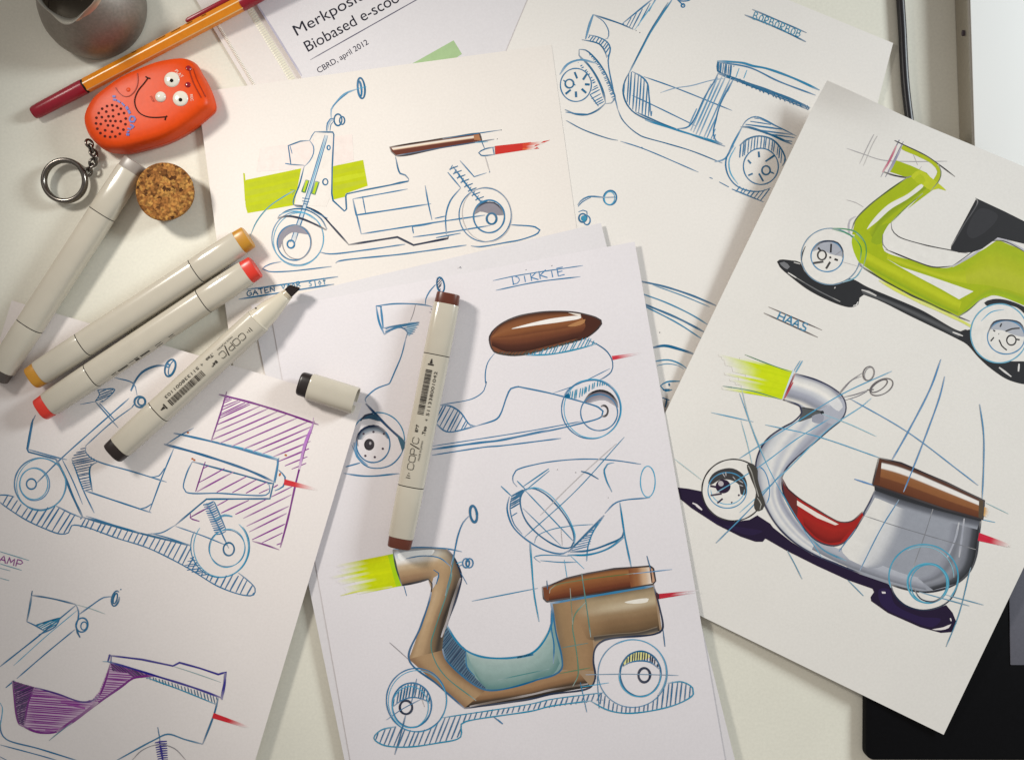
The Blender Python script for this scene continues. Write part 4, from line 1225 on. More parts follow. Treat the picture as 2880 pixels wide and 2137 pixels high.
g.B("L:1048 1100 975 1230 885 1370 790 1500 850 1578", "L:1300 1165 1260 1330 1190 1500 1110 1625 1000 1650", ['e5e0da', 'e5e0da', 'd3d2d4', '9a9da8'])
g.B("L:1862 1275 1835 1480 1790 1660 1690 1752 1500 1815", "L:1640 1225 1600 1420 1550 1580 1480 1680 1380 1720", ['26272b', '44464d', '7c7e88', '8e909a', '787a84', '8e909c', '9a9da8'])
g.B("L:1055 1030 1250 1100 1480 1165 1868 1262", "L:1035 1090 1230 1170 1450 1240 1840 1345", ['2f3034', '60626c', '9a9da8'])
g.L("L:1700 1290 1670 1420 1610 1560", 16, 'a9abb6', press=.05).L("L:1740 1260 1720 1420 1700 1560", 12, 'a0a2ae', press=.05)
g.L("L:350 345 470 395 482 440 420 510 330 560 220 640 150 750 125 860 145 1000 190 1140 280 1300 400 1425 560 1530 750 1612 950 1690", 10, '232a4a')
g.L("L:430 138 600 190 720 250 800 320 825 400 800 480 700 570 560 690 430 800 350 890 325 960", 9, '232a4a').L("L:480 400 560 415 645 437", 8, '2a2d33').disc("L", 640, 440, 14, 14, 0, '2a2d33')
g.L("L:1870 1262 1850 1420 1830 1560 1790 1660 1700 1750 1600 1800 1440 1830 1280 1805 1150 1765", 12, '2a2d38').L("L:1055 1030 1010 1130 960 1220 900 1340 830 1430", 8, '2a3558')
g.L("L:970 1240 1200 1315 1450 1390 1830 1500", 5, '77787f').L("L:1500 1180 1430 1400 1340 1650", 5, '77787f').L("L:960 1240 965 1210", 14, '2a3558')
g = p.sub("lamp_rim")
g.L("L:420 110 335 340", 14, 'cfe0ea').L("L:430 140 395 215 340 342", 12, '8f2a38').L("L:415 205 350 330", 10, 'b83040').L("L:335 342 355 348", 8, BK)
g = p.sub("footboard")
g.F("L:325 935 350 1000 440 1088 600 1190 700 1250 780 1287 870 1280 950 1210 960 1240 900 1340 830 1430 760 1468 680 1465 580 1420 480 1310 400 1190 340 1060", 'a6201c')
g.F("L:325 940 380 1030 440 1090 440 1252 400 1190 350 1090", '6a2a28')
g.B("L:500 1310 600 1410 690 1450 780 1440", "L:480 1220 600 1290 740 1340 900 1300", ['781614', '98201a', 'a8241c'])
g.F("L:445 1120 500 1155 600 1215 768 1305 740 1312 600 1255 445 1158", 'ecdfd6', sharp=True)
g.L("L:325 935 350 1000 440 1088 600 1190 700 1250 780 1287 870 1280 955 1205", 7, '3a1c24').L("L:325 935 340 1060 400 1190 480 1310 580 1420 680 1465 760 1468 830 1430 900 1340 960 1240", 9, '2a2038')
g = p.sub("seat")
g.F("L:1045 1003 1300 1086 1600 1186 1880 1264 1868 1282 1480 1182 1250 1112 1048 1042", '2c2d32', sharp=True)
g.F("L:1080 790 1250 830 1600 980 1895 1120 1882 1268 1600 1190 1300 1090 1030 1000", '86481e', sharp=True)
g.B("L:1080 792 1250 832 1600 982 1893 1122", "L:1032 998 1300 1088 1600 1188 1880 1265", ['4a2818', '5f3828', 'efe8e2', 'efe8e2', '9a5e2a', '96581f', '94561f', '743c16', '703813', '6c3512', '562a10'], n=34, hd=2.6)
g.F("L:1080 790 1102 812 1085 990 1030 1000", '5f3018', sharp=True).F("L:1855 1108 1895 1122 1882 1268 1850 1250", '5b4a36', sharp=True)
g.L("L:1080 790 1250 830 1600 980 1895 1122 1885 1268 1600 1190 1300 1090 1030 1000 1080 790", 10, '2b2026', press=.1, sharp=True)
g.beam("L:1895 1170 1890 1240 1945 1190 1925 1255", 4, 'd9a860', 'd09a50', .9, .3)
g = p.sub("tail_light_streak")
g.beam("L:1856 1370 1845 1432 2130 1470 2115 1490", 8, 'd22a44', 'cc2038', .55, .2)
g = p.sub("guide_lines")
for q, wd, c in (("L:0 290 70 490 140 680 260 940 500 1350 640 1565", 5, '3f9ac0'), ("L:10 500 60 680 100 850", 4, '7fb8cc'), ("L:0 795 400 540 790 300 1180 120", 6, '3f9ac0'),
                 ("L:-180 1060 150 860 450 640 710 480", 6, '3f9ac0'), ("L:0 1215 340 910 700 560 950 390 1020 330", 6, '5fa8c8'), ("K:1652 440 1980 512", 6, '3f9ac0'), ("L:200 535 600 625 1085 790", 6, '3f9ac0'),
                 ("L:640 450 850 530 1060 625", 5, '7fb8cc'), ("L:860 335 1300 590 1700 890 1850 1005", 6, '3f88b8'), ("L:1560 28 1480 250 1300 600 1180 810", 9, '4f88b8'), ("L:1590 160 1550 320 1450 600 1345 870 1270 1055", 8, '4f88b8'),
                 ("L:1235 1115 1100 1330 930 1665", 7, '4f88b0'), ("L:1860 375 1890 600 1892 800 1880 1110", 8, '4f88b0'), ("L:890 955 1030 1000", 10, '4f88c0'), ("L:1910 1140 2085 1225", 4, '8fb8c0'), ("L:1885 1270 1980 1290", 6, '3f9ac0'),
                 ("Q:370 30 420 120 485 250", 6, '3f88a8'), ("Q:840 258 960 380", 6, '3f88a8'), ("Q:1790 160 1700 520 1600 775", 6, '3f88a8'), ("Q:1590 370 1890 450", 6, '3f88a8'), ("Q:1390 350 1780 457", 7, '3f88a8'),
                 ("L:435 130 488 40", 10, '6fa8c8'), ("L:420 120 470 40", 6, '6fa8c8'), ("K:1370 800 1580 962", 4, '9fc0c8'), ("K:1690 1450 1950 1190 2203 905", 7, '3f88b0'), ("L:770 1515 900 1340", 6, '4f88b0'),
                 ("L:540 1400 660 1510 830 1588", 10, '3f88a8'), ("K:1885 240 1950 500 2080 820", 4, '9fb8c0')):
    g.L(q, wd, c)
g.E("Q", 1425, 232, 268, 250, 0, 9, '3f9ab8', -40, 200).E("Q", 1420, 238, 240, 240, 0, 5, '7fb8c8', 0, 120).E("Q", 1460, 282, 158, 152, 0, 11, '2f93b3').E("Q", 1465, 285, 140, 148, 10, 7, '3f9ab8').E("Q", 1455, 280, 160, 150, 20, 5, '5fb0c8')
g.E("L", 165, 1010, 65, 150, -8, 6, '3f88b8', -70, 90).L("Q:1350 320 1400 400 1500 425 1580 380", 9, NV)
g = p.sub("fork_cover")
g.F("K:1930 850 1950 832 2003 870 2012 950 2050 1080 2072 1150 2050 1192 2000 1202 1983 1150 2000 1060 1960 950", '45423e').L("K:1940 850 1965 900 1990 990 2020 1090", 7, '85827c').L("K:2010 1100 2040 1150 2030 1190", 7, 'a5a29c').L("K:1930 850 1950 832 2003 870 2012 950", 7, BK)
g = p.sub("mirror")
g.E("L", 1000, 138, 42, 56, 18, 6, '5d585c').E("L", 1005, 140, 34, 52, 22, 4, '8d888a').L("L:770 292 850 205 950 135", 6, '77727a').L("L:782 292 870 190 945 160", 5, '77727a')
g = p.sub("mirror")
g.E("L", 1100, 243, 96, 55, -28, 6, '5d585c').E("L", 1082, 235, 75, 30, -35, 6, '5d585c').L("L:800 322 900 300 1000 265", 6, '77727a').L("L:820 345 920 312 990 275", 5, '77727a').L("L:990 265 1040 262", 10, '5d585c')

for sh in (slv, doc, s1, s2, s5a, s5, s4, s6):
    sh.finish()
# ------------------------------------------------------------------ markers
def ray(px, py):
    d = G(px, py, 0) - Vector((0, 0, HC))
    return Vector((0, 0, HC)), d.normalized()

class Frame:
    """origin, axis direction and sideways direction of something lying on the desk"""
    def __init__(self, p0, p1, z):
        self.o = G(p0[0], p0[1], z)
        q = G(p1[0], p1[1], z)
        self.len = (q - self.o).length
        self.x = (q - self.o).normalized()
        self.z = Vector((0, 0, 1))
        self.y = self.z.cross(self.x)
    def p(self, s, t, h):
        return self.o + self.x * s + self.y * t + self.z * h

def oval(a, b, n=48, e=2.7):
    out = []
    for i in range(n):
        th = 2 * math.pi * i / n
        c, s = math.cos(th), math.sin(th)
        out.append((a * math.copysign(abs(c) ** (2 / e), c), b * math.copysign(abs(s) ** (2 / e), s)))
    return out

def loft(fr, stations, a, b, caps=(True, True), n=48, e=2.7):
    """stations: (s, k) or (s, k, dz) along the axis in units"""
    vs, fs = [], []
    for st in stations:
        s, k = st[0], st[1]
        kb = st[2] if len(st) > 2 else k
        for (y, z) in oval(a * k, b * kb, n, e):
            vs.append(fr.p(s, y, z))
    m = len(stations)
    for j in range(m - 1):
        for i in range(n):
            i2 = (i + 1) % n
            fs.append((j * n + i, j * n + i2, (j + 1) * n + i2, (j + 1) * n + i))
    if caps[0]:
        fs.append(tuple(range(n))[::-1])
    if caps[1]:
        fs.append(tuple((m - 1) * n + i for i in range(n)))
    # make the winding face outwards whatever the axis direction
    if stations[-1][0] < stations[0][0]:
        fs = [f[::-1] for f in fs]
    fs = [f[::-1] for f in fs]
    bm = bmesh.new()
    bv = [bm.verts.new(v) for v in vs]
    for f in fs:
        bm.faces.new([bv[i] for i in f])
    bmesh.ops.recalc_face_normals(bm, faces=bm.faces[:])
    return bm

def bm_obj(name, bm, mat, parent=None, smooth_=True, sharp=35):
    me = bpy.data.meshes.new(name)
    bm.to_mesh(me)
    bm.free()
    for m in (mat if isinstance(mat, (list, tuple)) else [mat]):
        me.materials.append(m)
    if smooth_:
        me.polygons.foreach_set('use_smooth', [True] * len(me.polygons))
        me.set_sharp_from_angle(angle=R(sharp))
    o = bpy.data.objects.new(name, me)
    COL.objects.link(o)
    if parent:
        o.parent = parent
    return o

BODY = plain("marker_plastic", 'bdb5a6', .17, .5, nscale=9, lo=.97, hi=1.02, bmp=.02)
SEAM = plain("joint_shadow_gap", '1b1714', .6, .2)
PRINT = plain("marker_print", '2a2622', .5, .3)
MW, MH = .0765, .060
GM = 'alcohol markers lying on the sheets'

def print_on(fr, parent, txt, s0, width, t, size, dirn=1, name="lettering", off=0.0, mat=None):
    """lettering wrapped over the barrel; reads along +axis, tops towards +y"""
    vs2, fs2 = text2d(txt, None, size, off)
    mx = max(v[0] for v in vs2)
    k = width / mx
    h = max(v[1] for v in vs2)
    vs = []
    for x, y in vs2:
        tt = t + (y - h / 2)
        r = min(abs(tt) / MW, .98)
        z = MH * (1 - r ** 2.7) ** (1 / 2.7) + .0022
        vs.append(fr.p(s0 + x * k, tt, z))
    return vs, fs2

def bars(fr, s0, s1, t0, t1, n=46):
    vs, fs = [], []
    random.seed(5)
    s = s0
    while s < s1:
        wd = random.choice((.0022, .0022, .0044, .0066))
        b0 = len(vs)
        m = 6
        for j in range(m + 1):
            tt = t0 + (t1 - t0) * j / m
            r = min(abs(tt) / MW, .98)
            z = MH * (1 - r ** 2.7) ** (1 / 2.7) + .0022
            vs.append(fr.p(s, tt, z))
            vs.append(fr.p(s + wd, tt, z))
        for j in range(m):
            fs.append((b0 + 2 * j, b0 + 2 * j + 1, b0 + 2 * j + 3, b0 + 2 * j + 2))
        s += wd + random.choice((.0022, .0033, .0044))
    return vs, fs

def merge(name, lst, mat, parent):
    vs, fs = [], []
    for v, f in lst:
        b0 = len(vs)
        vs += v
        fs += [tuple(b0 + i for i in q) for q in f]
    return mesh_obj(name, vs, fs, mat, parent)

def logo(fr, s0, width, t0, h):
    C = [(.95, .82, .8, 1, .25, 1, .05, .8, .05, .2, .25, 0, .8, 0, .95, .18)]
    O = [(.25, 1, .8, 1, 1, .8, 1, .2, .8, 0, .25, 0, .05, .2, .05, .8, .25, 1)]
    Pq = [(.1, -.1, .1, 1, .8, 1, .98, .82, .98, .55, .8, .4, .1, .4)]
    I = [(.0, -.28, .95, 1.2)]
    vs, fs = [], []
    x = 0
    lay = []
    for gl, wd, k in ((C, .9, .085), (O, .95, .085), (Pq, .85, .085), (I, .45, .16), (C, .9, .085)):
        lay.append((gl, x, wd, k))
        x += wd + .1
    kx = width / x
    for gl, gx, wd, k in lay:
        for st in gl:
            pts = [(s0 + (gx + st[i] * wd) * kx, t0 + st[i + 1] * h) for i in range(0, len(st), 2)]
            hw = k * h * .5
            q2 = []
            for (x0, y0), (x1, y1) in zip(pts, pts[1:]):
                m = max(1, int(math.hypot(x1 - x0, y1 - y0) / .008))
                q2 += [((x0 + (x1 - x0) * k_ / m, y0 + (y1 - y0) * k_ / m), (x0 + (x1 - x0) * (k_ + 1) / m, y0 + (y1 - y0) * (k_ + 1) / m)) for k_ in range(m)]
            for (x0, y0), (x1, y1) in q2:
                L = math.hypot(x1 - x0, y1 - y0)
                ux, uy = (x1 - x0) / L, (y1 - y0) / L
                b0 = len(vs)
                for (ax, ay, sg) in ((x0 - ux * hw, y0 - uy * hw, 1), (x1 + ux * hw, y1 + uy * hw, 1), (x1 + ux * hw, y1 + uy * hw, -1), (x0 - ux * hw, y0 - uy * hw, -1)):
                    tt = ay + ux * hw * sg
                    r = min(abs(tt) / MW, .98)
                    vs.append(fr.p(ax - uy * hw * sg, tt, MH * (1 - r ** 2.7) ** (1 / 2.7) + .0022))
                fs.append((b0, b0 + 1, b0 + 2, b0 + 3))
    return vs, fs

P = U
def marker(label, s1, s2, z0, plug1, plug2, code=None, digits=None, open_end=False, flip_print=False):
    """s1, s2: plan pixels of the two joints (s1 = reading start)"""
    root = empty("marker_pen", label, "marker", GM)
    z = z0 + MH
    fr = Frame(s1, s2, z)
    L = fr.len
    mp1 = plain("plug_" + plug1, plug1, .33, .5, nscale=14, lo=.93, hi=1.05)
    mp2 = mp1 if plug2 == plug1 else plain("plug_" + plug2, plug2, .33, .5, nscale=14, lo=.93, hi=1.05)
    bm_obj("barrel", loft(fr, [(.002, .97), (.004, 1), (L - .004, 1), (L - .002, .97)], MW, MH), BODY, root)
    for sgn, base, mp, is_open in ((-1, 0, mp1, open_end), (1, L, mp2, False)):
        if is_open:
            continue
        c = bm_obj("cap", loft(fr, [(base + sgn * .002, .985), (base + sgn * .006, 1), (base + sgn * .10, .997), (base + sgn * .292, .965), (base + sgn * .298, .94)], MW, MH), BODY, root)
        bm_obj("colour_plug", loft(fr, [(base + sgn * .296, .90), (base + sgn * .300, .915), (base + sgn * .350, .885), (base + sgn * .357, .87), (base + sgn * .360, .82)], MW, MH), mp, c)
        bm_obj("joint_ring", loft(fr, [(base - sgn * .003, .985), (base + sgn * .003, .985)], MW, MH), SEAM, root)
    if code:
        d = 1
        pr = []
        mm = 210 * .0001 / .021   # scale helper (=1 px of plan in units / U)
        def q(px): return px * U
        pr.append(logo(fr, q(47), q(92), q(0.5), q(17)))
        pr.append(print_on(fr, root, "MADE IN JAPAN", q(76), q(54), q(-9.5), q(7)))
        pr.append(print_on(fr, root, code, q(151), q(21), q(12), q(10.5), off=.0008))
        pr.append(print_on(fr, root, ".Too", q(146), q(25), q(-9), q(12), off=.0008))
        pr.append(print_on(fr, root, "4", q(185), q(6), q(-9), q(10)))
        pr.append(print_on(fr, root, digits, q(200), q(122), q(-9.5), q(12)))
        pr.append(bars(fr, q(200), q(323), q(1), q(19)))
        # little arrow mark and the faint ladder mark
        def flat(pts):
            vs = []
            for s, t in pts:
                r = abs(q(t)) / MW
                vs.append(fr.p(q(s), q(t), MH * (1 - r ** 2.7) ** (1 / 2.7) + .0022))
            return vs, [tuple(range(len(vs)))]
        pr += [flat([(336, 0), (336, 16), (340, 16), (340, 0)]), flat([(341, 4), (341, 12), (354, 9), (354, 7)])]
        for k in range(3):
            pr.append(flat([(24 + 6 * k, 4 + 2 * k), (24 + 6 * k, 16 - 2 * k), (26 + 6 * k, 16 - 2 * k), (26 + 6 * k, 4 + 2 * k)]))
        merge("lettering", pr, PRINT, root)
    return root, fr

marker("grey tipped marker at far left reaching under the cork", (287, 602), (83, 917), .016, '968c84', '4a423e')  # second plug darker: the shade over that end is put into its colour
marker("ochre ended marker, uppermost of the two lying side by side", (553, 762), (236, 969), .034, 'b98228', 'b98228')
m3, f3 = marker("red ended marker lying against the ochre ended marker", (574, 847), (260, 1056), .036, 'd03426', 'd03426')
vs, fs = [], []
def side_mark(fr, s0, s1, t, w2):
    a = []
    for s, tt in ((s0, t - w2), (s1, t - w2), (s1, t + w2), (s0, t + w2)):
        r = min(abs(tt) / MW, .985)
        a.append(fr.p(s, tt, MH * (1 - r ** 2.7) ** (1 / 2.7) + .0015))
    return a, [(0, 1, 2, 3)]
lst = []
vs2 = [(116, 132, .0035), (156, 176, .0045), (196, 226, .003), (232, 244, .006), (246, 262, .004), (268, 300, .003), (304, 320, .0035)]
for a, b2, w2 in vs2:
    lst.append(side_mark(f3, a * U, b2 * U, .0715, w2))
merge("lettering", lst, PRINT, m3)
marker("brown ended marker lettered E37 lying across the sheet headed DIKKIE", (1156, 1367), (1228, 998), .066, '5c2c1e', '5c2c1e', "E37", "511338001042")
m4, f4 = marker("uncapped marker lettered E49 with its dark chisel nib showing", (726, 903), (447, 1157), .060, '241a18', '241a18', "E49", "511338001103", open_end=True)
neck = plain("marker_neck_plastic", 'cac1af', .2, .5)
bm_obj("neck", loft(f4, [(.001, .985), (-.006, .985), (-.010, .93), (-.03, .90), (-.085, .84), (-.15, .66), (-.19, .54), (-.212, .47), (-.214, .44)], MW, MH, e=2.2), neck, m4)
bm_obj("nib_collar", loft(f4, [(-.213, .42), (-.216, .455), (-.222, .455), (-.224, .40), (-.228, .40), (-.230, .44), (-.238, .43)], MW, MH, e=2.2), plain("collar_plastic", 'b9ad98', .25, .5), m4)
nib = [(798, 817), (814, 800), (829, 805), (847, 810), (819, 837)]
vs = [G(x, y, .060 + MH + .022) for x, y in nib] + [G(x, y, .060 + MH - .022) for x, y in nib]
n = len(nib)
bm = bmesh.new()
bv = [bm.verts.new(v) for v in vs]
bm.faces.new(bv[:n]); bm.faces.new(bv[n:][::-1])
for i in range(n):
    bm.faces.new((bv[i], bv[(i + 1) % n], bv[n + (i + 1) % n], bv[n + i]))
bmesh.ops.recalc_face_normals(bm, faces=bm.faces[:])
bmesh.ops.bevel(bm, geom=bm.edges[:], offset=.006, segments=2, affect='EDGES')
bm_obj("chisel_nib", bm, plain("nib_felt", '211a19', .8, .2, nscale=120, lo=.7, hi=1.3, bmp=.4), m4, sharp=60)
lst = []
for px, py in ((720, 867), (739, 905)):
    p0 = G(px, py, .060 + MH * 1.62)
    lst.append(([p0 + Vector((math.cos(k) * .0055, math.sin(k) * .0055, .003)) for k in range(0, 6)], [(0, 1, 2, 3, 4, 5)]))
merge("ink_speck", lst, SEAM, m4)

# the loose cap of the uncapped marker
capr = empty("marker_cap", "loose beige marker cap with dark brown end beside the purple hatching", "cap")
cf = Frame((845, 1078), (1001, 1127), .060 + MH)
L = cf.len
KC = 1.04
bm_obj("cap_shell", loft(cf, [(.058, .93 * KC), (.062, .97 * KC), (.07, .985 * KC), (L - .004, KC), (L, .985 * KC), (L - .001, .90 * KC), (L - .15, .86 * KC)], MW, MH, caps=(True, True)), BODY, capr)
bm_obj("colour_plug", loft(cf, [(-.004, .80), (.002, .88), (.012, .91), (.059, .93)], MW, MH), plain("plug_black", '1f1716', .35, .5), capr)
bm_obj("inner_sleeve", loft(cf, [(L - .149, .50), (L - .02, .50), (L - .02, .44), (L - .148, .44)], MW, MH, caps=(True, True)), plain("cap_inner", 'a8a69c', .35, .5), capr)

# ------------------------------------------------------------------ orange striped pen
pen = empty("fineliner_pen", "orange striped fineliner pen with dark red caps at the top left", "pen")
fp = Frame((240, 242), (679, 11), .050)
fp.o.z = .050
e2 = G(679, 11, .098)
fp.x = (e2 - fp.o).normalized()
fp.y = Vector((0, 0, 1)).cross(fp.x).normalized()
fp.z = fp.x.cross(fp.y)
LP = (e2 - fp.o).length
POR = plain("pen_orange", 'e58a16', .3, .5, nscale=30, lo=.94, hi=1.04)
PWH = plain("pen_stripe", 'ecc890', .3, .5)
PRD = plain("pen_red", '96152a', .3, .5, nscale=18, lo=.9, hi=1.06)
rp = .0425
vs, fs, mi = [], [], []
ring = []
for k in range(6):
    for dd in (-.075, .075):
        a = R(60 * k + 30) + dd
        ring.append((rp * math.cos(a) * 1.0, rp * math.sin(a)))
nn = 12
for s in (.004, LP):
    for y, z in ring:
        vs.append(fp.p(s, y, z))
for i in range(nn):
    j = (i + 1) % nn
    fs.append((i, nn + i, nn + j, j))
    mi.append(1 if i % 2 == 0 else 0)
fs += [tuple(range(nn)), tuple(range(2 * nn - 1, nn - 1, -1))]
mi += [0, 0]
bar = mesh_obj("barrel", vs, fs, [POR, PWH], pen, mi)
def round_loft(fr, st, n=28):
    return loft(fr, [(s, k) for s, k in st], 1.0, 1.0, n=n, e=2.0)
bm_obj("joint_ring", round_loft(fp, [(-.006, rp * .96), (.006, rp * .96)]), SEAM, pen)
bm_obj("cap", round_loft(fp, [(-.006, rp * .985), (-.012, rp * 1.02), (-.30, rp * .94), (-.335, rp * .90), (-.348, rp * .78), (-.352, rp * .5)]), PRD, pen)
cap2 = bm_obj("cap", round_loft(fp, [(LP - .004, rp * .98), (LP + .004, rp * 1.03), (LP + .34, rp * .9), (LP + .35, rp * .7)]), PRD, pen)
clipf = Frame((0, 0), (10, 0), 0)
clipf.o = fp.p(0, .052, .012)
clipf.x, clipf.y, clipf.z = fp.x, fp.y, fp.z
bm_obj("clip", loft(clipf, [(LP - .335, .3), (LP - .330, .75), (LP - .315, 1.0), (LP + .12, 1.0), (LP + .125, .8)], .013, .016), PRD, cap2)
vsx, fsx = text2d("point 88 fine", None, .03)
mk = [(s0, s1) for s0, s1 in ((.50, .56), (.60, .66), (.70, .74), (.80, .83), (.34, .37))]
lst = []
for s0, s1 in mk:
    lst.append(([fp.p(s, rp * .60 + y, rp * .70 - y * .9 + .0022) for s, y in ((s0, .0), (s1, .0), (s1, .005), (s0, .005))], [(0, 1, 2, 3)]))
merge("imprint", lst, PRINT, pen)

# ------------------------------------------------------------------ orange talking key fob
fob = empty("voice_recorder", "orange smiling key fob voice recorder with metal key ring", "key fob")
OUT = "A:668 950 682 880 740 780 835 700 960 612 1100 548 1250 492 1400 466 1462 466 1520 498 1562 570 1612 655 1652 755 1664 838 1600 905 1470 1005 1300 1095 1100 1155 950 1185 835 1172 755 1120 695 1050"
OUTL = smooth(pp(OUT), True, 8)
ZB = .085
ring0 = [G(x, y, ZB) for x, y in OUTL]
cen = sum(ring0, Vector()) / len(ring0)
bm = bmesh.new()
prev = None
lv = [(.004, .93), (.012, .965), (.06, 1.0), (.070, 1.004), (.0715, .992), (.0745, .992), (.076, 1.004), (.105, .99), (.138, .962), (.155, .925), (.164, .88), (.170, .80), (.174, .62), (.176, .40), (.1765, .2)]
n = len(ring0)
for z, k in lv:
    row = [bm.verts.new((cen.x + (p0.x - cen.x) * k, cen.y + (p0.y - cen.y) * k, z)) for p0 in ring0]
    if prev:
        for i in range(n):
            bm.faces.new((prev[i], prev[(i + 1) % n], row[(i + 1) % n], row[i]))
    else:
        bm.faces.new(row)
    prev = row
bm.faces.new(prev)
bmesh.ops.recalc_face_normals(bm, faces=bm.faces[:])
ORG = plain("orange_plastic", 'd8460a', .4, .25, nscale=40, lo=.95, hi=1.04, bmp=.05)
fb = bm_obj("body", bm, ORG, fob, sharp=50)
me = fb.data
bvh = BVHTree.FromPolygons([v.co.copy() for v in me.vertices], [tuple(p.vertices) for p in me.polygons])
FX = lambda x, y: (230 + x * 390 / 2222, 160 + y * 390 / 2222)
def on(x, y, lift=0.0):
    px, py = FX(x, y)
    o0, d0 = ray(px, py)
    h, nr, _, _ = bvh.ray_cast(o0, d0)
    if h is None:
        h = G(px, py, .1); nr = Vector((0, 0, 1))
    return h + nr * lift, nr
def dome(name, x, y, r, mat, h=.5, parent=fob, sink=.3, n=20):
    c, nr = on(x, y)
    r = r * 390 / 2222 * U
    q = Vector((0, 0, 1)).rotation_difference(nr)
    bm = bmesh.new()
    bmesh.ops.create_uvsphere(bm, u_segments=n, v_segments=12, radius=r)
    for v in bm.verts:
        v.co.z *= h
        v.co = q @ v.co + c
    return bm_obj(name, bm, mat, parent)
def stroke(name, pts, wd, mat, parent=fob, h=.003, sm_=True):
    q = smooth([tuple(p) for p in pts], False, 30) if sm_ else pts
    vs, fs = [], []
    for i, (x, y) in enumerate(q):
        a = q[max(i - 1, 0)]
        b2 = q[min(i + 1, len(q) - 1)]
        dx, dy = b2[0] - a[0], b2[1] - a[1]
        L = math.hypot(dx, dy) or 1
        for sg in (-1, 1):
            vs.append(on(x - dy / L * wd / 2 * sg, y + dx / L * wd / 2 * sg, h)[0])
    for i in range(len(q) - 1):
        fs.append((2 * i, 2 * i + 1, 2 * i + 3, 2 * i + 2))
    return vs, fs
WHT = plain("eye_white", 'ddd6c8', .15, .6)
BLK = plain("pupil_black", '0c0808', .6, .1)
SOCK = plain("dark_orange", '8c2410', .5, .3)
for x, y, px_, py_ in ((1445, 368, 1450, 392), (1582, 672, 1592, 700)):
    bm = dome("eye", x, y, 120, WHT, .27)
    c, nr = on(x, y)
    cp, _ = on(px_, py_)
    bmp_ = bmesh.new()
    bmesh.ops.create_uvsphere(bmp_, u_segments=12, v_segments=8, radius=.011)
    for v in bmp_.verts:
        v.co.z *= .5
        v.co += cp + Vector((0, 0, .0105))
    pu = bm_obj("pupil", bmp_, BLK, bm)
dome("nose", 1265, 645, 84, WHT, .5)
mo = merge("mouth", [stroke("m", [(1062, 345), (1000, 430), (910, 540), (860, 650), (850, 740), (885, 850), (950, 920), (1060, 965), (1200, 975), (1345, 965)], 17, BLK),
                     stroke("m", [(1025, 322), (1060, 345), (1100, 352)], 22, BLK), stroke("m", [(1370, 950), (1345, 970), (1335, 1020)], 20, BLK)], BLK, fob)
holes = [(405, 793), (487, 778), (562, 793), (627, 835), (678, 905), (705, 993), (700, 1083), (668, 1170), (610, 1237), (538, 1280), (455, 1288), (372, 1275), (300, 1225), (250, 1155), (230, 1070), (235, 980), (272, 905), (327, 835),
         (393, 882), (500, 860), (593, 922), (503, 957), (428, 957), (322, 970), (383, 1028), (460, 1030), (540, 1033), (625, 1037), (305, 1080), (420, 1102), (500, 1107), (578, 1143), (375, 1180), (485, 1203)]
lst = []
for x, y in holes:
    lst.append(([on(x + 22 * math.cos(a), y + 22 * math.sin(a), .0012)[0] for a in [2 * math.pi * k / 12 for k in range(12)]], [tuple(range(12))]))
merge("speaker_grille", lst, plain("hole_dark", '4e1008', .7, .2), fob)
for x, y, r in ((1715, 185, 44), (1700, 452, 44)):
    dm_ = dome("indicator_light", x, y, r, plain("lens_red", '8a1020', .15, .6), .4)
merge("groove", [stroke("g", [(1725, 225), (1790, 420), (1915, 660)], 14, SOCK), stroke("g", [(1785, 200), (1850, 380), (1985, 650)], 10, SOCK)], SOCK, fob)
merge("side_button_outline", [stroke("g", [(895, 268), (905, 380), (880, 500), (830, 580), (760, 635), (690, 640), (620, 600), (570, 540), (545, 495)], 12, SOCK)], SOCK, fob)
dome("button_dot", 748, 530, 34, ORG, .35)
BLU = plain("blue_print", '4a64b0', .45, .4)
arc = [(523, 640), (560, 690), (640, 745), (710, 800), (750, 860), (775, 915)]
lst = [stroke("b", [(495, 640), (545, 640)], 34, BLU), stroke("b", [(505, 690), (560, 695)], 30, BLU), stroke("b", [(570, 705), (620, 735)], 30, BLU), stroke("b", [(640, 740), (690, 790)], 26, BLU), stroke("b", [(715, 800), (740, 850)], 44, BLU), stroke("b", [(750, 860), (775, 915)], 40, BLU),
       stroke("b", [(765, 1000), (790, 955), (840, 965), (860, 1005), (835, 1045), (785, 1045), (763, 1005)], 30, BLU), stroke("b", [(775, 1090), (835, 1115), (800, 1150)], 30, BLU), stroke("b", [(735, 1150), (790, 1165)], 26, BLU), stroke("b", [(740, 1190), (750, 1215)], 40, BLU), stroke("b", [(715, 1245), (765, 1250)], 38, BLU)]
merge("brand_lettering", lst, BLU, fob)
WPR = plain("white_print", 'e8cfc0', .5, .4)
def fobtext(txt, x0, y0, ang, size):
    v2, f2 = text2d(txt, None, size)
    ca, sa = math.cos(R(ang)), math.sin(R(ang))
    return [on(x0 + x * ca - y * sa * -1, y0 + x * sa - y * ca, .0018)[0] for x, y in v2], f2
merge("key_legend", [fobtext("PLAY", 1490, 235, 45, 72), fobtext("REC", 1735, 610, 82, 62)], WPR, fob)
merge("nose_legend", [fobtext("STOP", 1090, 640, 62, 46)], SOCK, fob)

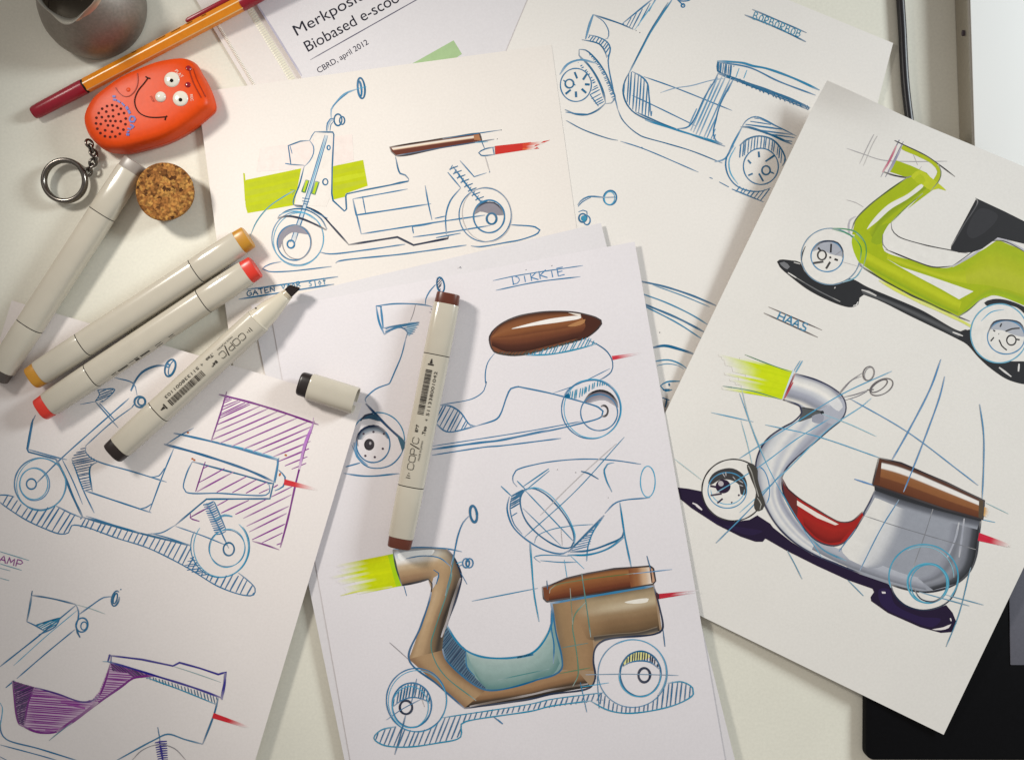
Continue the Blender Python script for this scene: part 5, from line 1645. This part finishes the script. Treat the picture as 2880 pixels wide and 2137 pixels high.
STEEL = plain("dark_steel", '77716b', .22, .5, metal=1.0, nscale=40, lo=.8, hi=1.1)
def torus(name, c, ax, R1, r, mat, parent, ell=1.0, n=40, m=12, turns=1, pitch=0):
    ax = ax.normalized()
    u = ax.orthogonal().normalized()
    if ell != 1.0:
        u = ell_dir
    v = ax.cross(u)
    vs, fs = [], []
    N_ = n * turns
    for i in range(N_):
        a = 2 * math.pi * i / n
        d = u * math.cos(a) * ell + v * math.sin(a)
        dr = (u * math.cos(a) + v * math.sin(a)).normalized()
        cc = c + d * R1 + ax * (pitch * i / n)
        for j in range(m):
            b2 = 2 * math.pi * j / m
            vs.append(cc + dr * r * math.cos(b2) + ax * r * math.sin(b2))
    cl = N_ if turns == 1 else N_ - 1
    for i in range(cl):
        for j in range(m):
            i2 = (i + 1) % N_
            fs.append((i * m + j, i2 * m + j, i2 * m + (j + 1) % m, i * m + (j + 1) % m))
    return mesh_obj(name, vs, fs, mat, parent, sm=True)
KC_ = G(186, 510, .035)
torus("key_ring", KC_, Vector((.06, -.04, 1)), .119, .0145, STEEL, fob, n=56, turns=2, pitch=.019)
pts = [(248, 484), (255, 471), (262, 458), (269, 445), (263, 431), (256, 418), (251, 404)]
for i, (x, y) in enumerate(pts):
    c = G(x, y, .035 + (.02 if i > 3 else 0) + .008 * (i % 2))
    x2, y2 = pts[min(i + 1, len(pts) - 1)]
    x1, y1 = pts[max(i - 1, 0)]
    ell_dir = Vector((x2 - x1, -(y2 - y1), 0)).normalized()
    side = Vector((-ell_dir.y, ell_dir.x, 0))
    ax = (Vector((0, 0, 1)) + side * (1.1 if i % 2 else -.9)).normalized()
    ax = (ax - ell_dir * ax.dot(ell_dir)).normalized()
    torus("chain_link", c, ax, .019, .0078, STEEL, fob, ell=1.25, n=20, m=8)

# ------------------------------------------------------------------ cork
m, nt, N, Lk, b = node_mat("cork")
gq = N.new('ShaderNodeNewGeometry')
vo = N.new('ShaderNodeTexVoronoi'); vo.inputs['Scale'].default_value = 52
vo2 = N.new('ShaderNodeTexNoise'); vo2.inputs['Scale'].default_value = 60; vo2.inputs['Detail'].default_value = 5
no3 = N.new('ShaderNodeTexNoise'); no3.inputs['Scale'].default_value = 22
mixv = N.new('ShaderNodeMix'); mixv.data_type = 'VECTOR'; mixv.inputs[0].default_value = .06
Lk.new(gq.outputs['Position'], mixv.inputs[4]); Lk.new(no3.outputs['Color'], mixv.inputs[5])
Lk.new(gq.outputs['Position'], no3.inputs['Vector'])
Lk.new(mixv.outputs[1], vo.inputs['Vector']); Lk.new(gq.outputs['Position'], vo2.inputs['Vector'])
sepc = N.new('ShaderNodeSeparateColor'); Lk.new(vo.outputs['Color'], sepc.inputs[0])
cr = N.new('ShaderNodeValToRGB')
for i, (pos, hx) in enumerate(((0, '4d2c12'), (.18, '86562a'), (.55, 'a87038'), (1, 'be8c48'))):
    e = cr.color_ramp.elements[i] if i < 2 else cr.color_ramp.elements.new(pos)
    e.position = pos
    e.color = lin(hx)
Lk.new(sepc.outputs[0], cr.inputs[0])
mr = N.new('ShaderNodeMapRange'); mr.inputs[1].default_value = .35; mr.inputs[2].default_value = .62; mr.inputs[3].default_value = .45; mr.inputs[4].default_value = 1.12
Lk.new(vo2.outputs['Fac'], mr.inputs[0])
Lk.new(vmul(nt, cr.outputs[0], mr.outputs[0]), b.inputs['Base Color'])
b.inputs['Roughness'].default_value = .85; b.inputs['Specular IOR Level'].default_value = .2
bump(nt, b, vo2.outputs['Fac'], .6, .012)
CORK = m
cz = G(463, 539, .15)
base = G(474, 545, 0)
bm = bmesh.new()
rows = []
for z, r in ((.001, .142), (.008, .152), (.02, .156), (.14, .168), (.150, .166), (.155, .158), (.155, .10), (.155, .04)):
    t = z / .155
    c = base.lerp(Vector((cz.x, cz.y, 0)), t)
    rows.append([bm.verts.new((c.x + r * math.cos(a) * (1 + .012 * math.sin(3 * a + 1)), c.y + r * math.sin(a) * (1 + .012 * math.sin(3 * a + 1)), z)) for a in [2 * math.pi * k / 56 for k in range(56)]])
bm.faces.new(rows[0][::-1]); bm.faces.new(rows[-1])
for r0, r1 in zip(rows, rows[1:]):
    for i in range(56):
        bm.faces.new((r0[i], r0[(i + 1) % 56], r1[(i + 1) % 56], r1[i]))
ck = bm_obj("cork_stopper", bm, CORK, sharp=50)
tag(ck, "round speckled cork stopper standing beside the grey tipped marker", "cork")

# ------------------------------------------------------------------ steel jug
jug = empty("steel_jug", "small brushed steel jug with a pouring lip at the top left corner", "jug")
jc = G(252, 9, .12)
JB = plain("brushed_steel", '8d857d', .46, .5, metal=.8, nscale=60, lo=.88, hi=1.1, bmp=.04)
JR = plain("polished_steel", 'bdb6aa', .33, .5, metal=.75)
def lathe(prof, n=72, spout=None):
    bm = bmesh.new()
    rows = []
    for idx, (z, r) in enumerate(prof):
        row = []
        for k in range(n):
            a = 2 * math.pi * k / n
            rr, zz = r, z
            if spout and idx in spout:
                d = (a - R(273) + math.pi) % (2 * math.pi) - math.pi
                g_ = math.exp(-(d / .34) ** 2)
                rr += spout[idx][0] * g_
                zz += spout[idx][1] * g_
            row.append(bm.verts.new((jc.x + rr * math.cos(a), jc.y + rr * math.sin(a), zz)))
        rows.append(row)
    for r0, r1 in zip(rows, rows[1:]):
        for i in range(n):
            bm.faces.new((r0[i], r0[(i + 1) % n], r1[(i + 1) % n], r1[i]))
    return bm, rows
bm, rows = lathe([(.002, .262), (.006, .285), (.03, .297), (.08, .301), (.13, .295), (.20, .270), (.26, .238), (.31, .206), (.345, .184)])
bm.faces.new(rows[0][::-1])
bm_obj("body", bm, JB, jug, sharp=60)
bm, rows = lathe([(.343, .185), (.365, .180), (.385, .182), (.396, .187), (.399, .185), (.390, .178), (.36, .174), (.31, .198), (.24, .24), (.15, .28), (.06, .27)], spout={1: (.012, 0), 2: (.032, .008), 3: (.052, .014), 4: (.050, .014), 5: (.034, .008), 6: (.01, 0)})
bm_obj("rim", bm, JR, jug, sharp=70)
bm = bmesh.new()
bmesh.ops.create_circle(bm, cap_ends=True, segments=48, radius=.268)
for v in bm.verts:
    v.co += Vector((jc.x, jc.y, .061))
bm_obj("inner_floor", bm, plain("inner_steel", '6b6259', .45, .5, metal=.6), jug)

# ------------------------------------------------------------------ cable, slab, tablet
def tube(name, pts, r, mat, parent=None, n=14):
    vs, fs = [], []
    for i, p0 in enumerate(pts):
        a, b2 = pts[max(i - 1, 0)], pts[min(i + 1, len(pts) - 1)]
        t = (b2 - a).normalized()
        u = Vector((0, 0, 1)).cross(t).normalized()
        v = t.cross(u)
        for k in range(n):
            an = 2 * math.pi * k / n
            vs.append(p0 + u * r * math.cos(an) + v * r * math.sin(an))
    for i in range(len(pts) - 1):
        for k in range(n):
            fs.append((i * n + k, i * n + (k + 1) % n, (i + 1) * n + (k + 1) % n, (i + 1) * n + k))
    fs += [tuple(range(n))[::-1], tuple((len(pts) - 1) * n + k for k in range(n))]
    return mesh_obj(name, vs, fs, mat, parent, sm=True)
cp = smooth(pp("D:1236 -160 1246 0 1262 250 1270 430 1284 650 1310 880 1350 1150 1420 1400"))
cb = tube("black_cable", [G(x, y, .026) for x, y in cp], .0235, plain("cable_rubber", '17141a', .38, .5, nscale=50, lo=.8, hi=1.2))
tag(cb, "black cable running beside the aluminium slab and under the large sheet", "cable")

def slab(pts, z0, z1, bev, cornr=None, ns=8):
    """flat slab over convex plan corners, corners rounded and top edge eased"""
    P_ = [G(x, y, 0).xy for x, y in pts]
    n = len(P_)
    r = max(cornr or 0, bev + .003)
    cen = sum(P_, Vector((0, 0))) / n
    arcs = []
    for i in range(n):
        a, b2, c = P_[i - 1], P_[i], P_[(i + 1) % n]
        d1, d2 = (a - b2).normalized(), (c - b2).normalized()
        half = d1.angle(d2) / 2
        ctr = b2 + (d1 + d2).normalized() * (r / math.sin(half))
        n1 = (b2 + d1 * (r / math.tan(half)) - ctr).normalized()
        n2 = (b2 + d2 * (r / math.tan(half)) - ctr).normalized()
        arcs.append((ctr, [n1.slerp(n2, k / ns) for k in range(ns + 1)]))
    bm = bmesh.new()
    rows = []
    for z, ins in ((z0, 0), (z1 - bev, 0), (z1 - bev * .3, bev * .3), (z1, bev)):
        rows.append([bm.verts.new((*(ctr + dd * (r - ins)), z)) for ctr, ds in arcs for dd in ds])
    m = len(rows[0])
    bm.faces.new(rows[0])
    bm.faces.new(rows[-1])
    for r0, r1 in zip(rows, rows[1:]):
        for i in range(m):
            bm.faces.new((r0[i], r0[(i + 1) % m], r1[(i + 1) % m], r1[i]))
    bmesh.ops.recalc_face_normals(bm, faces=bm.faces[:])
    return bm
sb = empty("aluminium_slab", "aluminium sided slab with a bright white top at the top right corner", "device")
ALU = plain("aluminium", 'b9b2a6', .36, .5, metal=.85, nscale=80, lo=.95, hi=1.04)
bm_obj("casing", slab([(2676, -260), (3300, -260), (3330, 800), (2700, 445)], .004, .146, .008), ALU, sb, sharp=40)
bm_obj("white_top", slab([(2684, -254), (3292, -254), (3322, 790), (2706, 438)], .1465, .151, .002), plain("white_top", 'fbfbf9', .35, .5), sb, sharp=40)
dq = [Vector((G(2688.5, 112, 0).x - .0008, G(0, 112, 0).y + .017 * math.sin(a), .10 + .009 * math.cos(a))) for a in [2 * math.pi * k / 16 for k in range(16)]]
mesh_obj("side_port", [v - Vector((.012, 0, 0)) for v in dq] + [v + Vector((.01, 0, 0)) for v in dq],
         [tuple(range(16))] + [(i, (i + 1) % 16, 16 + (i + 1) % 16, 16 + i) for i in range(16)], plain("port_dark", '4a4048', .5), sb)

tb = empty("graphics_tablet", "black tablet with a grey panel under the large sheet at lower right", "tablet")
bm_obj("casing", slab([(2428, 1500), (3300, 1480), (3300, 2128), (2424, 2126)], .004, .058, .012, .055), plain("tablet_black", '08080b', .6, .12, nscale=60, lo=.8, hi=1.15), tb, sharp=40)
bm_obj("grey_panel", slab([(2820, 1560), (3290, 1552), (3290, 1862), (2826, 1860)], .0585, .063, .002), plain("panel_grey", '64646e', .45, .4, nscale=60, lo=.95, hi=1.05), tb, sharp=40)
